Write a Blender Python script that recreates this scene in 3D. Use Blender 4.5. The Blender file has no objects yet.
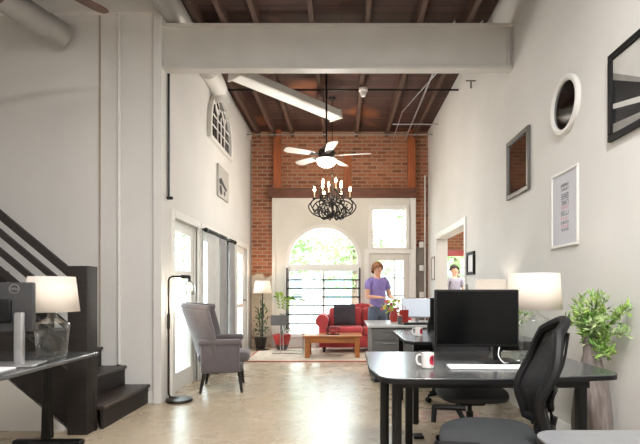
import bpy, bmesh, math, random
from mathutils import Vector, Matrix, Euler
random.seed(7)
S = bpy.context.scene
C = S.collection
PI = math.pi
R = math.radians
XL, XR, D, CEIL = -1.91, 1.81, 9.7, 4.54

# ------------------------------------------------------------------ materials
def lin(c):
    if isinstance(c, str):
        c = [int(c[i:i+2], 16) / 255 for i in (0, 2, 4)]
        return tuple(((x / 12.92) if x <= .04045 else ((x + .055) / 1.055) ** 2.4) for x in c) + (1,)
    return tuple(c) + (1,)
def newmat(name):
    m = bpy.data.materials.new(name); m.use_nodes = True
    nt = m.node_tree
    return m, nt, nt.nodes['Principled BSDF'], nt.nodes['Material Output']
def mixcol(nt, fac, a, b):
    n = nt.nodes.new('ShaderNodeMix'); n.data_type = 'RGBA'
    for i, v in ((0, fac), (6, a), (7, b)):
        if hasattr(v, 'links'): nt.links.new(v, n.inputs[i])
        else: n.inputs[i].default_value = v
    return n.outputs[2]
def mat(name, c, rough=.6, metal=0, var=.08, scale=6, bump=0, bscale=40, emis=None, es=0, spec=.5, stretch=(1, 1, 1), coat=0, sheen=0, c2=None):
    m, nt, b, out = newmat(name)
    c = lin(c)
    tc = nt.nodes.new('ShaderNodeTexCoord'); mp = nt.nodes.new('ShaderNodeMapping'); mp.inputs['Scale'].default_value = stretch
    nt.links.new(tc.outputs['Object'], mp.inputs['Vector'])
    nz = nt.nodes.new('ShaderNodeTexNoise'); nz.inputs['Scale'].default_value = scale; nz.inputs['Detail'].default_value = 5
    nt.links.new(mp.outputs['Vector'], nz.inputs['Vector'])
    if c2 is None: lo = tuple(x * (1 - var * 2) for x in c[:3]) + (1,)
    else: lo = lin(c2)
    cr = nt.nodes.new('ShaderNodeMapRange'); cr.inputs[1].default_value = .35; cr.inputs[2].default_value = .65
    nt.links.new(nz.outputs['Fac'], cr.inputs[0])
    nt.links.new(mixcol(nt, cr.outputs[0], lo, c), b.inputs['Base Color'])
    b.inputs['Roughness'].default_value = rough; b.inputs['Metallic'].default_value = metal
    b.inputs['Specular IOR Level'].default_value = spec
    b.inputs['Coat Weight'].default_value = coat
    b.inputs['Sheen Weight'].default_value = sheen
    if emis:
        b.inputs['Emission Color'].default_value = lin(emis); b.inputs['Emission Strength'].default_value = es
    if bump:
        n2 = nt.nodes.new('ShaderNodeTexNoise'); n2.inputs['Scale'].default_value = bscale; n2.inputs['Detail'].default_value = 4
        nt.links.new(mp.outputs['Vector'], n2.inputs['Vector'])
        bp = nt.nodes.new('ShaderNodeBump'); bp.inputs['Strength'].default_value = bump; bp.inputs['Distance'].default_value = .01
        nt.links.new(n2.outputs['Fac'], bp.inputs['Height']); nt.links.new(bp.outputs['Normal'], b.inputs['Normal'])
    return m
def clear(name, tint='FFFFFF', gloss=.12, rough=.02):
    m, nt, b, out = newmat(name)
    nt.nodes.remove(b)
    t = nt.nodes.new('ShaderNodeBsdfTransparent'); t.inputs[0].default_value = lin(tint)
    g = nt.nodes.new('ShaderNodeBsdfGlossy'); g.inputs['Roughness'].default_value = rough
    lw = nt.nodes.new('ShaderNodeLayerWeight'); lw.inputs[0].default_value = .35
    mr = nt.nodes.new('ShaderNodeMapRange'); mr.inputs[3].default_value = gloss * .4; mr.inputs[4].default_value = min(1, gloss * 5)
    nt.links.new(lw.outputs['Facing'], mr.inputs[0])
    mx = nt.nodes.new('ShaderNodeMixShader')
    nt.links.new(mr.outputs[0], mx.inputs[0]); nt.links.new(t.outputs[0], mx.inputs[1]); nt.links.new(g.outputs[0], mx.inputs[2])
    nt.links.new(mx.outputs[0], out.inputs['Surface'])
    return m
def translucent(name, c, k=.5, tc=None):
    m, nt, b, out = newmat(name)
    b.inputs['Base Color'].default_value = lin(c); b.inputs['Roughness'].default_value = .9
    wv = nt.nodes.new('ShaderNodeTexNoise'); wv.inputs['Scale'].default_value = 180
    bp = nt.nodes.new('ShaderNodeBump'); bp.inputs['Strength'].default_value = .15; bp.inputs['Distance'].default_value = .003
    nt.links.new(wv.outputs['Fac'], bp.inputs['Height']); nt.links.new(bp.outputs['Normal'], b.inputs['Normal'])
    t = nt.nodes.new('ShaderNodeBsdfTranslucent'); t.inputs[0].default_value = lin(tc or c)
    mx = nt.nodes.new('ShaderNodeMixShader'); mx.inputs[0].default_value = k
    nt.links.new(b.outputs[0], mx.inputs[1]); nt.links.new(t.outputs[0], mx.inputs[2]); nt.links.new(mx.outputs[0], out.inputs['Surface'])
    return m
def emission(name, c, s):
    m, nt, b, out = newmat(name)
    b.inputs['Base Color'].default_value = lin(c)
    b.inputs['Emission Color'].default_value = lin(c); b.inputs['Emission Strength'].default_value = s
    return m
def brick_mat(name, plaster=False):
    m, nt, b, out = newmat(name)
    tc = nt.nodes.new('ShaderNodeTexCoord')
    sx = nt.nodes.new('ShaderNodeSeparateXYZ'); nt.links.new(tc.outputs['Object'], sx.inputs[0])
    cx = nt.nodes.new('ShaderNodeCombineXYZ')
    ad = nt.nodes.new('ShaderNodeMath'); ad.operation = 'ADD'
    nt.links.new(sx.outputs[0], ad.inputs[0]); nt.links.new(sx.outputs[1], ad.inputs[1])
    nt.links.new(ad.outputs[0], cx.inputs[0]); nt.links.new(sx.outputs[2], cx.inputs[1])
    br = nt.nodes.new('ShaderNodeTexBrick')
    br.inputs['Scale'].default_value = 1; br.inputs['Brick Width'].default_value = .21; br.inputs['Row Height'].default_value = .078
    br.inputs['Mortar Size'].default_value = .013; br.inputs['Mortar Smooth'].default_value = .2; br.inputs['Bias'].default_value = -.1
    br.inputs['Color1'].default_value = lin('A8694C'); br.inputs['Color2'].default_value = lin('6F3F2E'); br.inputs['Mortar'].default_value = lin('A08A76')
    nt.links.new(cx.outputs[0], br.inputs['Vector'])
    nz = nt.nodes.new('ShaderNodeTexNoise'); nz.inputs['Scale'].default_value = 1.6; nz.inputs['Detail'].default_value = 8
    nt.links.new(tc.outputs['Object'], nz.inputs['Vector'])
    mr = nt.nodes.new('ShaderNodeMapRange'); mr.inputs[1].default_value = .42; mr.inputs[2].default_value = .7
    nt.links.new(nz.outputs['Fac'], mr.inputs[0])
    mm = nt.nodes.new('ShaderNodeMath'); mm.operation = 'MULTIPLY'; mm.inputs[1].default_value = .5
    nt.links.new(mr.outputs[0], mm.inputs[0])
    col = mixcol(nt, mm.outputs[0], br.outputs['Color'], lin('AE7048'))
    if plaster:   # patchy remains of plaster on the lower part of the brick
        n3 = nt.nodes.new('ShaderNodeTexNoise'); n3.inputs['Scale'].default_value = 3.5; n3.inputs['Detail'].default_value = 6
        nt.links.new(tc.outputs['Object'], n3.inputs['Vector'])
        gz = nt.nodes.new('ShaderNodeNewGeometry'); s2 = nt.nodes.new('ShaderNodeSeparateXYZ'); nt.links.new(gz.outputs['Position'], s2.inputs[0])
        m1 = nt.nodes.new('ShaderNodeMapRange'); m1.inputs[1].default_value = 1.85; m1.inputs[2].default_value = 1.45
        nt.links.new(s2.outputs[2], m1.inputs[0])
        m2 = nt.nodes.new('ShaderNodeMath'); m2.operation = 'ADD'; nt.links.new(m1.outputs[0], m2.inputs[0]); nt.links.new(n3.outputs['Fac'], m2.inputs[1])
        m3 = nt.nodes.new('ShaderNodeMapRange'); m3.inputs[1].default_value = 1.3; m3.inputs[2].default_value = 1.42
        nt.links.new(m2.outputs[0], m3.inputs[0])
        col = mixcol(nt, m3.outputs[0], col, lin('D8CDBB'))
    nt.links.new(col, b.inputs['Base Color']); b.inputs['Roughness'].default_value = .9
    bp = nt.nodes.new('ShaderNodeBump'); bp.inputs['Strength'].default_value = .6; bp.inputs['Distance'].default_value = .02; bp.invert = True
    nt.links.new(br.outputs['Fac'], bp.inputs['Height']); nt.links.new(bp.outputs['Normal'], b.inputs['Normal'])
    return m
def plank_mat():
    m, nt, b, out = newmat('ceiling_planks')
    tc = nt.nodes.new('ShaderNodeTexCoord')
    br = nt.nodes.new('ShaderNodeTexBrick'); br.offset = .37
    br.inputs['Scale'].default_value = 1; br.inputs['Brick Width'].default_value = 2.4; br.inputs['Row Height'].default_value = .15; br.inputs['Mortar Size'].default_value = .008
    br.inputs['Color1'].default_value = lin('63443A'); br.inputs['Color2'].default_value = lin('432B26'); br.inputs['Mortar'].default_value = lin('120B09')
    nt.links.new(tc.outputs['Object'], br.inputs['Vector'])
    mp = nt.nodes.new('ShaderNodeMapping'); mp.inputs['Scale'].default_value = (1, 14, 1); nt.links.new(tc.outputs['Object'], mp.inputs[0])
    nz = nt.nodes.new('ShaderNodeTexNoise'); nz.inputs['Scale'].default_value = 2; nz.inputs['Detail'].default_value = 8; nt.links.new(mp.outputs[0], nz.inputs['Vector'])
    n2 = nt.nodes.new('ShaderNodeTexNoise'); n2.inputs['Scale'].default_value = .9; nt.links.new(tc.outputs['Object'], n2.inputs['Vector'])
    mr = nt.nodes.new('ShaderNodeMapRange'); mr.inputs[1].default_value = .58; mr.inputs[2].default_value = .72; nt.links.new(n2.outputs['Fac'], mr.inputs[0])
    c1 = mixcol(nt, nz.outputs['Fac'], lin('35221D'), br.outputs['Color'])
    c2 = mixcol(nt, mr.outputs[0], c1, lin('8A5434'))
    nt.links.new(c2, b.inputs['Base Color']); b.inputs['Roughness'].default_value = .75
    return m
def floor_mat():
    m, nt, b, out = newmat('polished_concrete')
    tc = nt.nodes.new('ShaderNodeTexCoord')
    nz = nt.nodes.new('ShaderNodeTexNoise'); nz.inputs['Scale'].default_value = .9; nz.inputs['Detail'].default_value = 4; nt.links.new(tc.outputs['Object'], nz.inputs['Vector'])
    mr = nt.nodes.new('ShaderNodeMapRange'); mr.inputs[1].default_value = .35; mr.inputs[2].default_value = .65; nt.links.new(nz.outputs['Fac'], mr.inputs[0])
    c1 = mixcol(nt, mr.outputs[0], lin('B7A78F'), lin('BCAD97'))
    n2 = nt.nodes.new('ShaderNodeTexNoise'); n2.inputs['Scale'].default_value = 4; n2.inputs['Detail'].default_value = 5; nt.links.new(tc.outputs['Object'], n2.inputs['Vector'])
    m2 = nt.nodes.new('ShaderNodeMapRange'); m2.inputs[1].default_value = .4; m2.inputs[2].default_value = .8; m2.inputs[4].default_value = .12; nt.links.new(n2.outputs['Fac'], m2.inputs[0])
    c2 = mixcol(nt, m2.outputs[0], c1, lin('A39079'))
    # hairline cracks
    mp = nt.nodes.new('ShaderNodeMapping'); mp.inputs['Scale'].default_value = (.5, 1.3, 1); nt.links.new(tc.outputs['Object'], mp.inputs[0])
    n5 = nt.nodes.new('ShaderNodeTexNoise'); n5.inputs['Scale'].default_value = 2; nt.links.new(mp.outputs[0], n5.inputs['Vector'])
    ml = nt.nodes.new('ShaderNodeVectorMath'); ml.operation = 'SCALE'; ml.inputs[3].default_value = .5; nt.links.new(n5.outputs['Color'], ml.inputs[0])
    av = nt.nodes.new('ShaderNodeVectorMath'); av.operation = 'ADD'; nt.links.new(mp.outputs[0], av.inputs[0]); nt.links.new(ml.outputs[0], av.inputs[1])
    vo = nt.nodes.new('ShaderNodeTexVoronoi'); vo.feature = 'DISTANCE_TO_EDGE'; vo.inputs['Scale'].default_value = .8; nt.links.new(av.outputs[0], vo.inputs['Vector'])
    m4 = nt.nodes.new('ShaderNodeMapRange'); m4.inputs[1].default_value = 0; m4.inputs[2].default_value = .006; m4.inputs[3].default_value = .18; m4.inputs[4].default_value = 0; nt.links.new(vo.outputs['Distance'], m4.inputs[0])
    c3 = mixcol(nt, m4.outputs[0], c2, lin('74634E'))
    nt.links.new(c3, b.inputs['Base Color'])
    m5 = nt.nodes.new('ShaderNodeMapRange'); m5.inputs[3].default_value = .25; m5.inputs[4].default_value = .3; nt.links.new(n2.outputs['Fac'], m5.inputs[0]); nt.links.new(m5.outputs[0], b.inputs['Roughness'])
    b.inputs['Specular IOR Level'].default_value = .5
    return m

M = dict(
    white=mat('white_plaster', 'DCDAD7', .85, var=.03, scale=1.5, bump=.12, bscale=18),
    whitetrim=mat('white_painted_wood', 'E2E0DC', .45, var=.02),
    cream=mat('cream_boarding', 'DAD7CF', .7, var=.04, scale=2),
    steel=mat('painted_steel', 'CFCDC8', .5, var=.04, scale=3),
    duct=mat('galvanised_duct', 'B4B2AE', .45, .35, var=.05),
    brick=brick_mat('red_brick'), brickp=brick_mat('plastered_brick', True),
    plank=plank_mat(), floor=floor_mat(),
    joist=mat('joist_timber', '5C4236', .8, var=.2, scale=3, stretch=(8, 1, 8)),
    orangewood=mat('orange_timber', 'A65C34', .6, var=.15, scale=4, stretch=(6, 6, 1)),
    brownwood=mat('brown_timber', '6E4230', .6, var=.2, scale=4, stretch=(1, 6, 6)),
    darkwood=mat('dark_stained_wood', '221A18', .6, var=.25, scale=4, stretch=(1, 8, 8), bump=.1),
    treadwood=mat('worn_dark_tread', '3C312C', .4, var=.3, scale=5, stretch=(6, 1, 6), bump=.1),
    black=mat('black_metal', '141414', .4, .4, var=.1),
    blackplastic=mat('black_plastic', '0D0D0F', .6, var=.1, spec=.3),
    screen=mat('dark_screen', '050607', .22, var=.05, spec=.2),
    grayplastic=mat('charcoal_plastic', '3A3A3C', .4, var=.05),
    silver=mat('silver_metal', 'B8B8BA', .28, .8, var=.03),
    chrome=mat('chrome', 'D8D8DA', .12, 1, var=.01),
    desk=mat('dark_laminate', '4A4C4E', .22, var=.06, scale=20, spec=.7),
    deskgray=mat('grey_laminate', '6E6F72', .3, var=.05, scale=20),
    cabinet=mat('grey_cabinet', '6A6968', .5, var=.05),
    topwhite=mat('pale_counter', 'C9CCCB', .2, var=.03),
    mesh=mat('black_mesh_fabric', '1B1B1D', .8, var=.1, bump=.3, bscale=300),
    seatfab=mat('charcoal_seat_fabric', '323436', .75, var=.08, bump=.3, bscale=200),
    armfab=mat('taupe_grey_upholstery', '645D60', .85, var=.06, scale=12, bump=.3, bscale=160, sheen=.3),
    red=mat('red_upholstery', 'C0464A', .8, var=.1, bump=.2, bscale=100, sheen=.2),
    pillow=mat('charcoal_pillow_fabric', '3F3B42', .9, var=.15, bump=.3, bscale=120),
    tablewood=mat('honey_oak', 'B4713A', .35, var=.18, scale=3, stretch=(1, 9, 9)),
    potred=mat('red_glaze', 'A8322C', .3, var=.1), potdark=mat('dark_glaze', '2A1E1C', .4),
    curtainw=mat('white_curtain', 'DDDCD9', .9, var=.04), curtaing=mat('grey_curtain', 'A9A8A8', .9, var=.06),
    shade=translucent('lampshade_linen', 'F4F1EC', .45, 'FFF8F0'),
    shadebulb=emission('bulb_glow', 'FFE2B8', 14), chandbulb=emission('candle_bulb_glow', 'FFE6BE', 30),
    glassbowl=emission('frosted_glass_bowl', 'FFF4E2', 4),
    tube=emission('fluorescent_lens', 'DAD8D2', .35),
    panel=emission('fill_diffuser', 'FFFDF8', 3),
    winglass=clear('window_glass', 'F6FAFA', .05), glass=clear('clear_glass', 'F9FBFA', .11),
    mirror=mat('mirror_silver', 'D6D8D8', .03, 1, var=0),
    leaf=mat('light_green_leaves', 'A2BE62', .5, var=.3, scale=14, c2='6A9644'),
    leafpale=mat('pale_green_leaves', 'C6D2A0', .5, var=.3, scale=14, c2='6F9A4A'),
    leafdark=mat('dark_green_leaves', '4A6B3A', .5, var=.3, scale=10),
    palm=mat('yellow_green_fronds', 'A3C44C', .5, var=.2, scale=10),
    treeleaf=mat('tree_leaves', '96A870', .7, var=.3, scale=1.5, c2='6A9250'),
    bark=mat('bark', '6B5848', .9, var=.2, bump=.5),
    vase=mat('brown_grey_vase', '857C79', .35, var=.2, scale=4, stretch=(12, 12, 1), c2='655C59'),
    keyboard=mat('white_plastic', 'E6E7E8', .4, var=.01), paper=mat('white_paper', 'E8E8EA', .7, var=.01),
    ceramic=mat('white_ceramic', 'E9E5E1', .15, var=.01), mugred=mat('mug_red_print', 'C0304C', .3, var=.1), mugdark=mat('mug_dark_print', '5A1020', .3),
    rug=mat('pale_rug', 'D3C4B0', .95, var=.1, scale=5, bump=.4, bscale=90), rugred=mat('rug_red_border', 'A8544A', .95, var=.1), rugpink=mat('faded_pink_rug', 'C9A296', .95, var=.2, scale=7, c2='D6C8B8'),
    skin=mat('skin', 'D9A588', .5, var=.04), hair=mat('light_brown_hair', '9A6440', .6, var=.2, scale=30), hairdark=mat('dark_hair', '3A302C', .6, var=.2),
    purple=mat('purple_knit', '8F7FC0', .85, var=.1), jeans=mat('blue_grey_denim', '5A6478', .85, var=.1), greyshirt=mat('grey_shirt', '8C8894', .85, var=.08), shoe=mat('dark_shoe', '2A2624', .5),
    print_grey=mat('print_dark_ink', '3C3C44', .7, var=0), print_ink=mat('print_grey_ink', '5E5E68', .7, var=0), print_pink=mat('print_pink_ink', 'D890A2', .7, var=0), print_lilac=mat('print_pale_ink', 'C6C6CE', .7, var=0),
    canvas=mat('pale_grey_canvas', 'B8B4AE', .8, var=.04), tan=mat('tan_frame', 'A89C8E', .6, var=.05), frgrey=mat('pewter_frame', '6C6866', .4, .3, var=.05),
    conduit=mat('grey_conduit', '8E8A86', .6, .1, var=.05), cement=mat('grey_cement_render', '8A8078', .9, var=.15, scale=3),
    asphalt=mat('pale_pavement', 'B8B4AC', .9, var=.05), facade=mat('pale_facade', 'DAD8D4', .9, var=.04), darkglass=mat('shop_window', '7E8C90', .2),
    banddark=mat('band_charcoal', '2E3032', .2, var=.15, scale=9), bandpale=mat('band_pale', 'C6C4C0', .2, var=.03), bandmid=mat('band_grey', '8E8C88', .2, var=.05), dimmirror=mat('dark_tinted_mirror', '6A6C6E', .06, 1, var=0),  # band colours paint a mirror's reflection; dark mirror tint stands in for dim reflections
    slinggrey=mat('grey_sling', '77777A', .8),
    screenlit=emission('lit_screen', 'C3CBD6', .55), flower_y=mat('yellow_flowers', 'D8CB58', .6, var=.2), flower_p=mat('pink_flowers', 'DB6A70', .6, var=.2),
    fanwhite=mat('fan_white', 'A8A29A', .5, var=.02), fanwood=mat('fan_walnut', '6B4C40', .5, var=.15, scale=4, stretch=(2, 9, 1)), bronze=mat('dark_bronze', '37312D', .4, .6, var=.05),
    iron=mat('wrought_iron', '1E1B1A', .5, .5, var=.1), candle=mat('candle_sleeve', 'B9A689', .6),
)

# ------------------------------------------------------------------ mesh building
ORG = {}
def rotz(a): return Matrix.Rotation(a, 4, 'Z')
class MB:
    def __init__(s): s.v = []; s.f = []
    def add(s, vs, fs, mx=None):
        n = len(s.v)
        s.v += [tuple(mx @ Vector(v)) if mx else tuple(v) for v in vs]
        s.f += [tuple(i + n for i in f) for f in fs]
        return s
    def box(s, x0, y0, z0, x1, y1, z1, mx=None):
        return s.add([(x0, y0, z0), (x1, y0, z0), (x1, y1, z0), (x0, y1, z0), (x0, y0, z1), (x1, y0, z1), (x1, y1, z1), (x0, y1, z1)],
                     [(0, 3, 2, 1), (4, 5, 6, 7), (0, 1, 5, 4), (1, 2, 6, 5), (2, 3, 7, 6), (3, 0, 4, 7)], mx)
    def rbox(s, x0, y0, z0, x1, y1, z1, r=.02, mx=None, seg=3):
        """box with rounded edges"""
        bm = bmesh.new(); bmesh.ops.create_cube(bm, size=1)
        for v in bm.verts: v.co = Vector(((x0 + x1) / 2 + v.co.x * (x1 - x0), (y0 + y1) / 2 + v.co.y * (y1 - y0), (z0 + z1) / 2 + v.co.z * (z1 - z0)))
        bmesh.ops.bevel(bm, geom=bm.edges[:] , offset=min(r, .49 * min(abs(x1-x0), abs(y1-y0), abs(z1-z0))), segments=seg, affect='EDGES', profile=.5)
        bm.verts.index_update()
        s.add([v.co[:] for v in bm.verts], [tuple(v.index for v in f.verts) for f in bm.faces], mx); bm.free(); return s
    def tube(s, pts, r, n=8, mx=None, closed=False, flat=1):
        pts = [Vector(p) for p in pts]; m = len(pts)
        rr = r if isinstance(r, (list, tuple)) else [r] * m
        vs = []; up = None
        for i, p in enumerate(pts):
            a = pts[i - 1] if (i > 0 or closed) else p; b = pts[(i + 1) % m] if (i < m - 1 or closed) else p
            t = (b - a).normalized() if (b - a).length > 1e-9 else Vector((0, 0, 1))
            if up is None:
                up = Vector((0, 0, 1)) if abs(t.z) < .9 else Vector((1, 0, 0))
            x = up - t * up.dot(t)
            if x.length < 1e-4: x = Vector((0, 1, 0)) - t * t.y
            x.normalize(); y = t.cross(x); up = x
            for k in range(n):
                q = 2 * PI * k / n
                vs.append(p + x * math.cos(q) * rr[i] * flat + y * math.sin(q) * rr[i])
        fs = []
        for i in range(m if closed else m - 1):
            j = (i + 1) % m
            for k in range(n):
                l = (k + 1) % n
                fs.append((i * n + k, i * n + l, j * n + l, j * n + k))
        if not closed: fs += [tuple(range(n))[::-1], tuple((m - 1) * n + k for k in range(n))]
        return s.add(vs, fs, mx)
    def lathe(s, prof, c=(0, 0, 0), n=24, mx=None, sx=1, sy=1):
        vs = []; fs = []; m = len(prof)
        for r, z in prof:
            for k in range(n):
                a = 2 * PI * k / n
                vs.append((c[0] + r * sx * math.cos(a), c[1] + r * sy * math.sin(a), c[2] + z))
        for i in range(m - 1):
            for k in range(n):
                l = (k + 1) % n
                fs.append((i * n + k, i * n + l, (i + 1) * n + l, (i + 1) * n + k))
        if prof[0][0] > 1e-6: fs.append(tuple(range(n))[::-1])
        if prof[-1][0] > 1e-6: fs.append(tuple((m - 1) * n + k for k in range(n)))
        return s.add(vs, fs, mx)
    def shell(s, prof, c=(0, 0, 0), n=32, mx=None):
        """open lathe (no end caps)"""
        vs = []; fs = []; m = len(prof)
        for r, z in prof:
            for k in range(n):
                a = 2 * PI * k / n; vs.append((c[0] + r * math.cos(a), c[1] + r * math.sin(a), c[2] + z))
        for i in range(m - 1):
            for k in range(n):
                l = (k + 1) % n; fs.append((i * n + k, i * n + l, (i + 1) * n + l, (i + 1) * n + k))
        return s.add(vs, fs, mx)
    def ball(s, c, r, n=12, mx=None, sc=(1, 1, 1)):
        pr = [(math.sin(PI * i / n) * 1, -math.cos(PI * i / n)) for i in range(n + 1)]
        vs = [(c[0], c[1], c[2] - r * sc[2])]; 
        for rr_, z in pr[1:-1]:
            for k in range(n):
                a = 2 * PI * k / n; vs.append((c[0] + r * sc[0] * rr_ * math.cos(a), c[1] + r * sc[1] * rr_ * math.sin(a), c[2] + r * sc[2] * z))
        vs.append((c[0], c[1], c[2] + r * sc[2])); fs = []
        for k in range(n): fs.append((0, 1 + (k + 1) % n, 1 + k))
        for i in range(n - 2):
            for k in range(n):
                l = (k + 1) % n; fs.append((1 + i * n + k, 1 + i * n + l, 1 + (i + 1) * n + l, 1 + (i + 1) * n + k))
        e = len(vs) - 1
        for k in range(n): fs.append((e, 1 + (n - 2) * n + k, 1 + (n - 2) * n + (k + 1) % n))
        return s.add(vs, fs, mx)
    def prism(s, poly, axis, a, b, mx=None):
        """2D polygon extruded along axis from a to b: x->(y,z) y->(x,z) z->(x,y)"""
        def P(p, t): return {'x': (t, p[0], p[1]), 'y': (p[0], t, p[1]), 'z': (p[0], p[1], t)}[axis]
        n = len(poly); vs = [P(p, a) for p in poly] + [P(p, b) for p in poly]
        fs = [tuple(range(n)), tuple(range(2 * n - 1, n - 1, -1))] + [(i, (i + 1) % n, n + (i + 1) % n, n + i) for i in range(n)]
        return s.add(vs, fs, mx)
    def grid(s, fn, nu, nv, th=0, mx=None):
        vs = [fn(i / nu, j / nv) for j in range(nv + 1) for i in range(nu + 1)]
        fs = [(j * (nu + 1) + i, j * (nu + 1) + i + 1, (j + 1) * (nu + 1) + i + 1, (j + 1) * (nu + 1) + i) for j in range(nv) for i in range(nu)]
        return s.add(vs, fs, mx)
    def build(s, name, m, parent=None, world=False, smooth=True, solid=0, bevel=0, subsurf=0, loc=None, ang=38):
        me = bpy.data.meshes.new(name)
        vs = s.v; off = Vector((0, 0, 0))
        if parent is None:
            if loc is None:
                xs = [v[0] for v in vs]; ys = [v[1] for v in vs]; zs = [v[2] for v in vs]
                off = Vector(((min(xs) + max(xs)) / 2, (min(ys) + max(ys)) / 2, min(zs)))
            else: off = Vector(loc)
        elif world: off = ORG.get(parent.name, Vector((0, 0, 0)))
        me.from_pydata([tuple(Vector(v) - off) for v in vs], [], s.f)
        bm = bmesh.new(); bm.from_mesh(me); bmesh.ops.recalc_face_normals(bm, faces=bm.faces); bm.to_mesh(me); bm.free()
        me.materials.append(m)
        if smooth:
            for p in me.polygons: p.use_smooth = True
            if not subsurf: me.set_sharp_from_angle(angle=R(ang))
        o = bpy.data.objects.new(name, me); C.objects.link(o)
        if parent is None: o.location = off; ORG[o.name] = off
        else: o.parent = parent; ORG[o.name] = ORG.get(parent.name, Vector((0, 0, 0)))
        if solid:
            d = o.modifiers.new('Solidify', 'SOLIDIFY'); d.thickness = solid; d.offset = 0
        if bevel:
            d = o.modifiers.new('Bevel', 'BEVEL'); d.width = bevel; d.segments = 2; d.limit_method = 'ANGLE'
        if subsurf:
            d = o.modifiers.new('Subsurf', 'SUBSURF'); d.levels = subsurf; d.render_levels = subsurf
        return o
def thing(name, label, cat, loc=(0, 0, 0), rz=0, group=None):
    o = bpy.data.objects.new(name, None); C.objects.link(o); o.empty_display_size = .1
    o.location = loc; o.rotation_euler = (0, 0, rz); o['label'] = label; o['category'] = cat
    if group: o['group'] = group
    ORG[o.name] = Vector(loc)
    return o
def tag(o, label, cat, group=None, kind=None):
    o['label'] = label; o['category'] = cat
    if group: o['group'] = group
    if kind: o['kind'] = kind
    return o
def struct(o, label=None, cat=None):
    o['kind'] = 'structure'
    if label: o['label'] = label
    if cat: o['category'] = cat
    return o
def sthing(name, label, cat, loc=(0, 0, 0)):
    t = thing(name, label, cat, loc); t['kind'] = 'structure'; return t
def dup(root, loc, rz, label, group=None):
    r = root.copy(); C.objects.link(r); r.location = loc; r.rotation_euler = (0, 0, rz); r['label'] = label
    if group: r['group'] = group
    for ch in list(root.children):
        c = ch.copy(); C.objects.link(c); c.parent = r
        for g in list(ch.children):
            d = g.copy(); C.objects.link(d); d.parent = c
    return r
def bez(p0, p1, p2, p3, n=10):
    p0, p1, p2, p3 = map(Vector, (p0, p1, p2, p3))
    return [((1 - t) ** 3) * p0 + 3 * t * (1 - t) ** 2 * p1 + 3 * t * t * (1 - t) * p2 + t ** 3 * p3 for t in [i / n for i in range(n + 1)]]
def smoothpath(pts, n=5):
    pts = [Vector(p) for p in pts]; out = []
    for i in range(len(pts) - 1):
        a = pts[max(0, i - 1)]; b = pts[i]; c = pts[i + 1]; d = pts[min(len(pts) - 1, i + 2)]
        for k in range(n):
            t = k / n
            out.append(.5 * ((2 * b) + (c - a) * t + (2 * a - 5 * b + 4 * c - d) * t * t + (-a + 3 * b - 3 * c + d) * t ** 3))
    out.append(pts[-1]); return out
def lamp(kind, name, loc, energy, color=(1, 1, 1), size=.1, rot=(0, 0, 0), size_y=None, spot=None, parent=None):
    l = bpy.data.lights.new(name, kind); l.energy = energy; l.color = color
    if kind in ('POINT', 'SPOT'): l.shadow_soft_size = size
    if kind == 'SPOT': l.spot_size = spot or R(90); l.spot_blend = .6
    if kind == 'AREA':
        l.size = size
        if size_y: l.shape = 'RECTANGLE'; l.size_y = size_y
    o = bpy.data.objects.new(name, l); C.objects.link(o); o.location = loc; o.rotation_euler = rot
    return o

# ------------------------------------------------------------------ room shell
struct(MB().box(-5, -3.2, -.1, XR + .2, D + .0, 0).build('floor', M['floor'], loc=(0, 0, 0)))
struct(MB().box(-5, -3.2, CEIL, XR + .2, D + .2, CEIL + .1).build('ceiling', M['plank'], loc=(0, 0, CEIL)))
# right wall with a doorway
DW0, DW1, DWZ = 6.77, 8.76, 2.17
w = MB().box(XR, -3.2, 0, XR + .2, DW0, CEIL).box(XR, DW0, DWZ, XR + .2, DW1, CEIL).box(XR, DW1, 0, XR + .2, D + .2, CEIL)
struct(w.build('wall_right', M['white']))
# left wall with three glazed openings
w = MB()
OP = [(5.2, 6.06), (6.26, 7.7), (8.3, 9.2)]
OZ = 2.02
w.box(XL - .15, 5.05, OZ, XL, D, CEIL)
ys = [5.05] + [v for o_ in OP for v in o_] + [D]
for i in range(0, len(ys), 2): w.box(XL - .15, ys[i], 0, XL, ys[i + 1], OZ)
struct(w.build('wall_left', M['white']))
# wall behind the stairs (faces the camera)
struct(MB().box(-5, 4.9, 0, -1.99, 5.05, CEIL).build('wall_stair', M['white']))
struct(MB().box(-1.99, 4.84, 0, -1.9, 5.06, CEIL).build('column', M['white'], bevel=.006), 'white boxed column carrying the left end of the steel beam', 'column')
struct(MB().box(-5.1, -3.2, 0, -5, 5.05, CEIL).build('wall_side', M['white']))
struct(MB().box(-5, -3.3, 0, XR + .2, -3.2, CEIL).build('wall_front', M['white']))
# crown band and thin wall joints over the stair wall
struct(MB().box(-5, 4.84, 4.12, -1.99, 4.9, 4.3).build('trim_1', M['whitetrim'], bevel=.006))
struct(MB().box(-2.585, 4.885, .61, -2.57, 4.9, 4.12).build('trim_2', M['tan']))
tag(MB().tube([(-2.36, 4.872, .415), (-2.36, 4.872, 4.12)], .018).build('conduit_pipe', M['whitetrim']), 'white vertical conduit on the wall behind the stairs', 'pipe')
# baseboards
struct(MB().prism([(XR - .016, 0), (XR, 0), (XR, .13), (XR - .008, .13), (XR - .016, .11)], 'y', -3.2, DW0).build('baseboard_right', M['whitetrim']))
struct(MB().box(XR - .016, DW1 + .08, 0, XR, D - .12, .13).build('baseboard_right', M['whitetrim']))
struct(MB().box(XL - 0, 6.28, 0, XL + .016, 6.34, .12).build('baseboard_left', M['whitetrim']))
struct(MB().box(-3.3, 4.885, 0, -1.99, 4.9, .12).build('baseboard_stair', M['whitetrim']))
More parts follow.
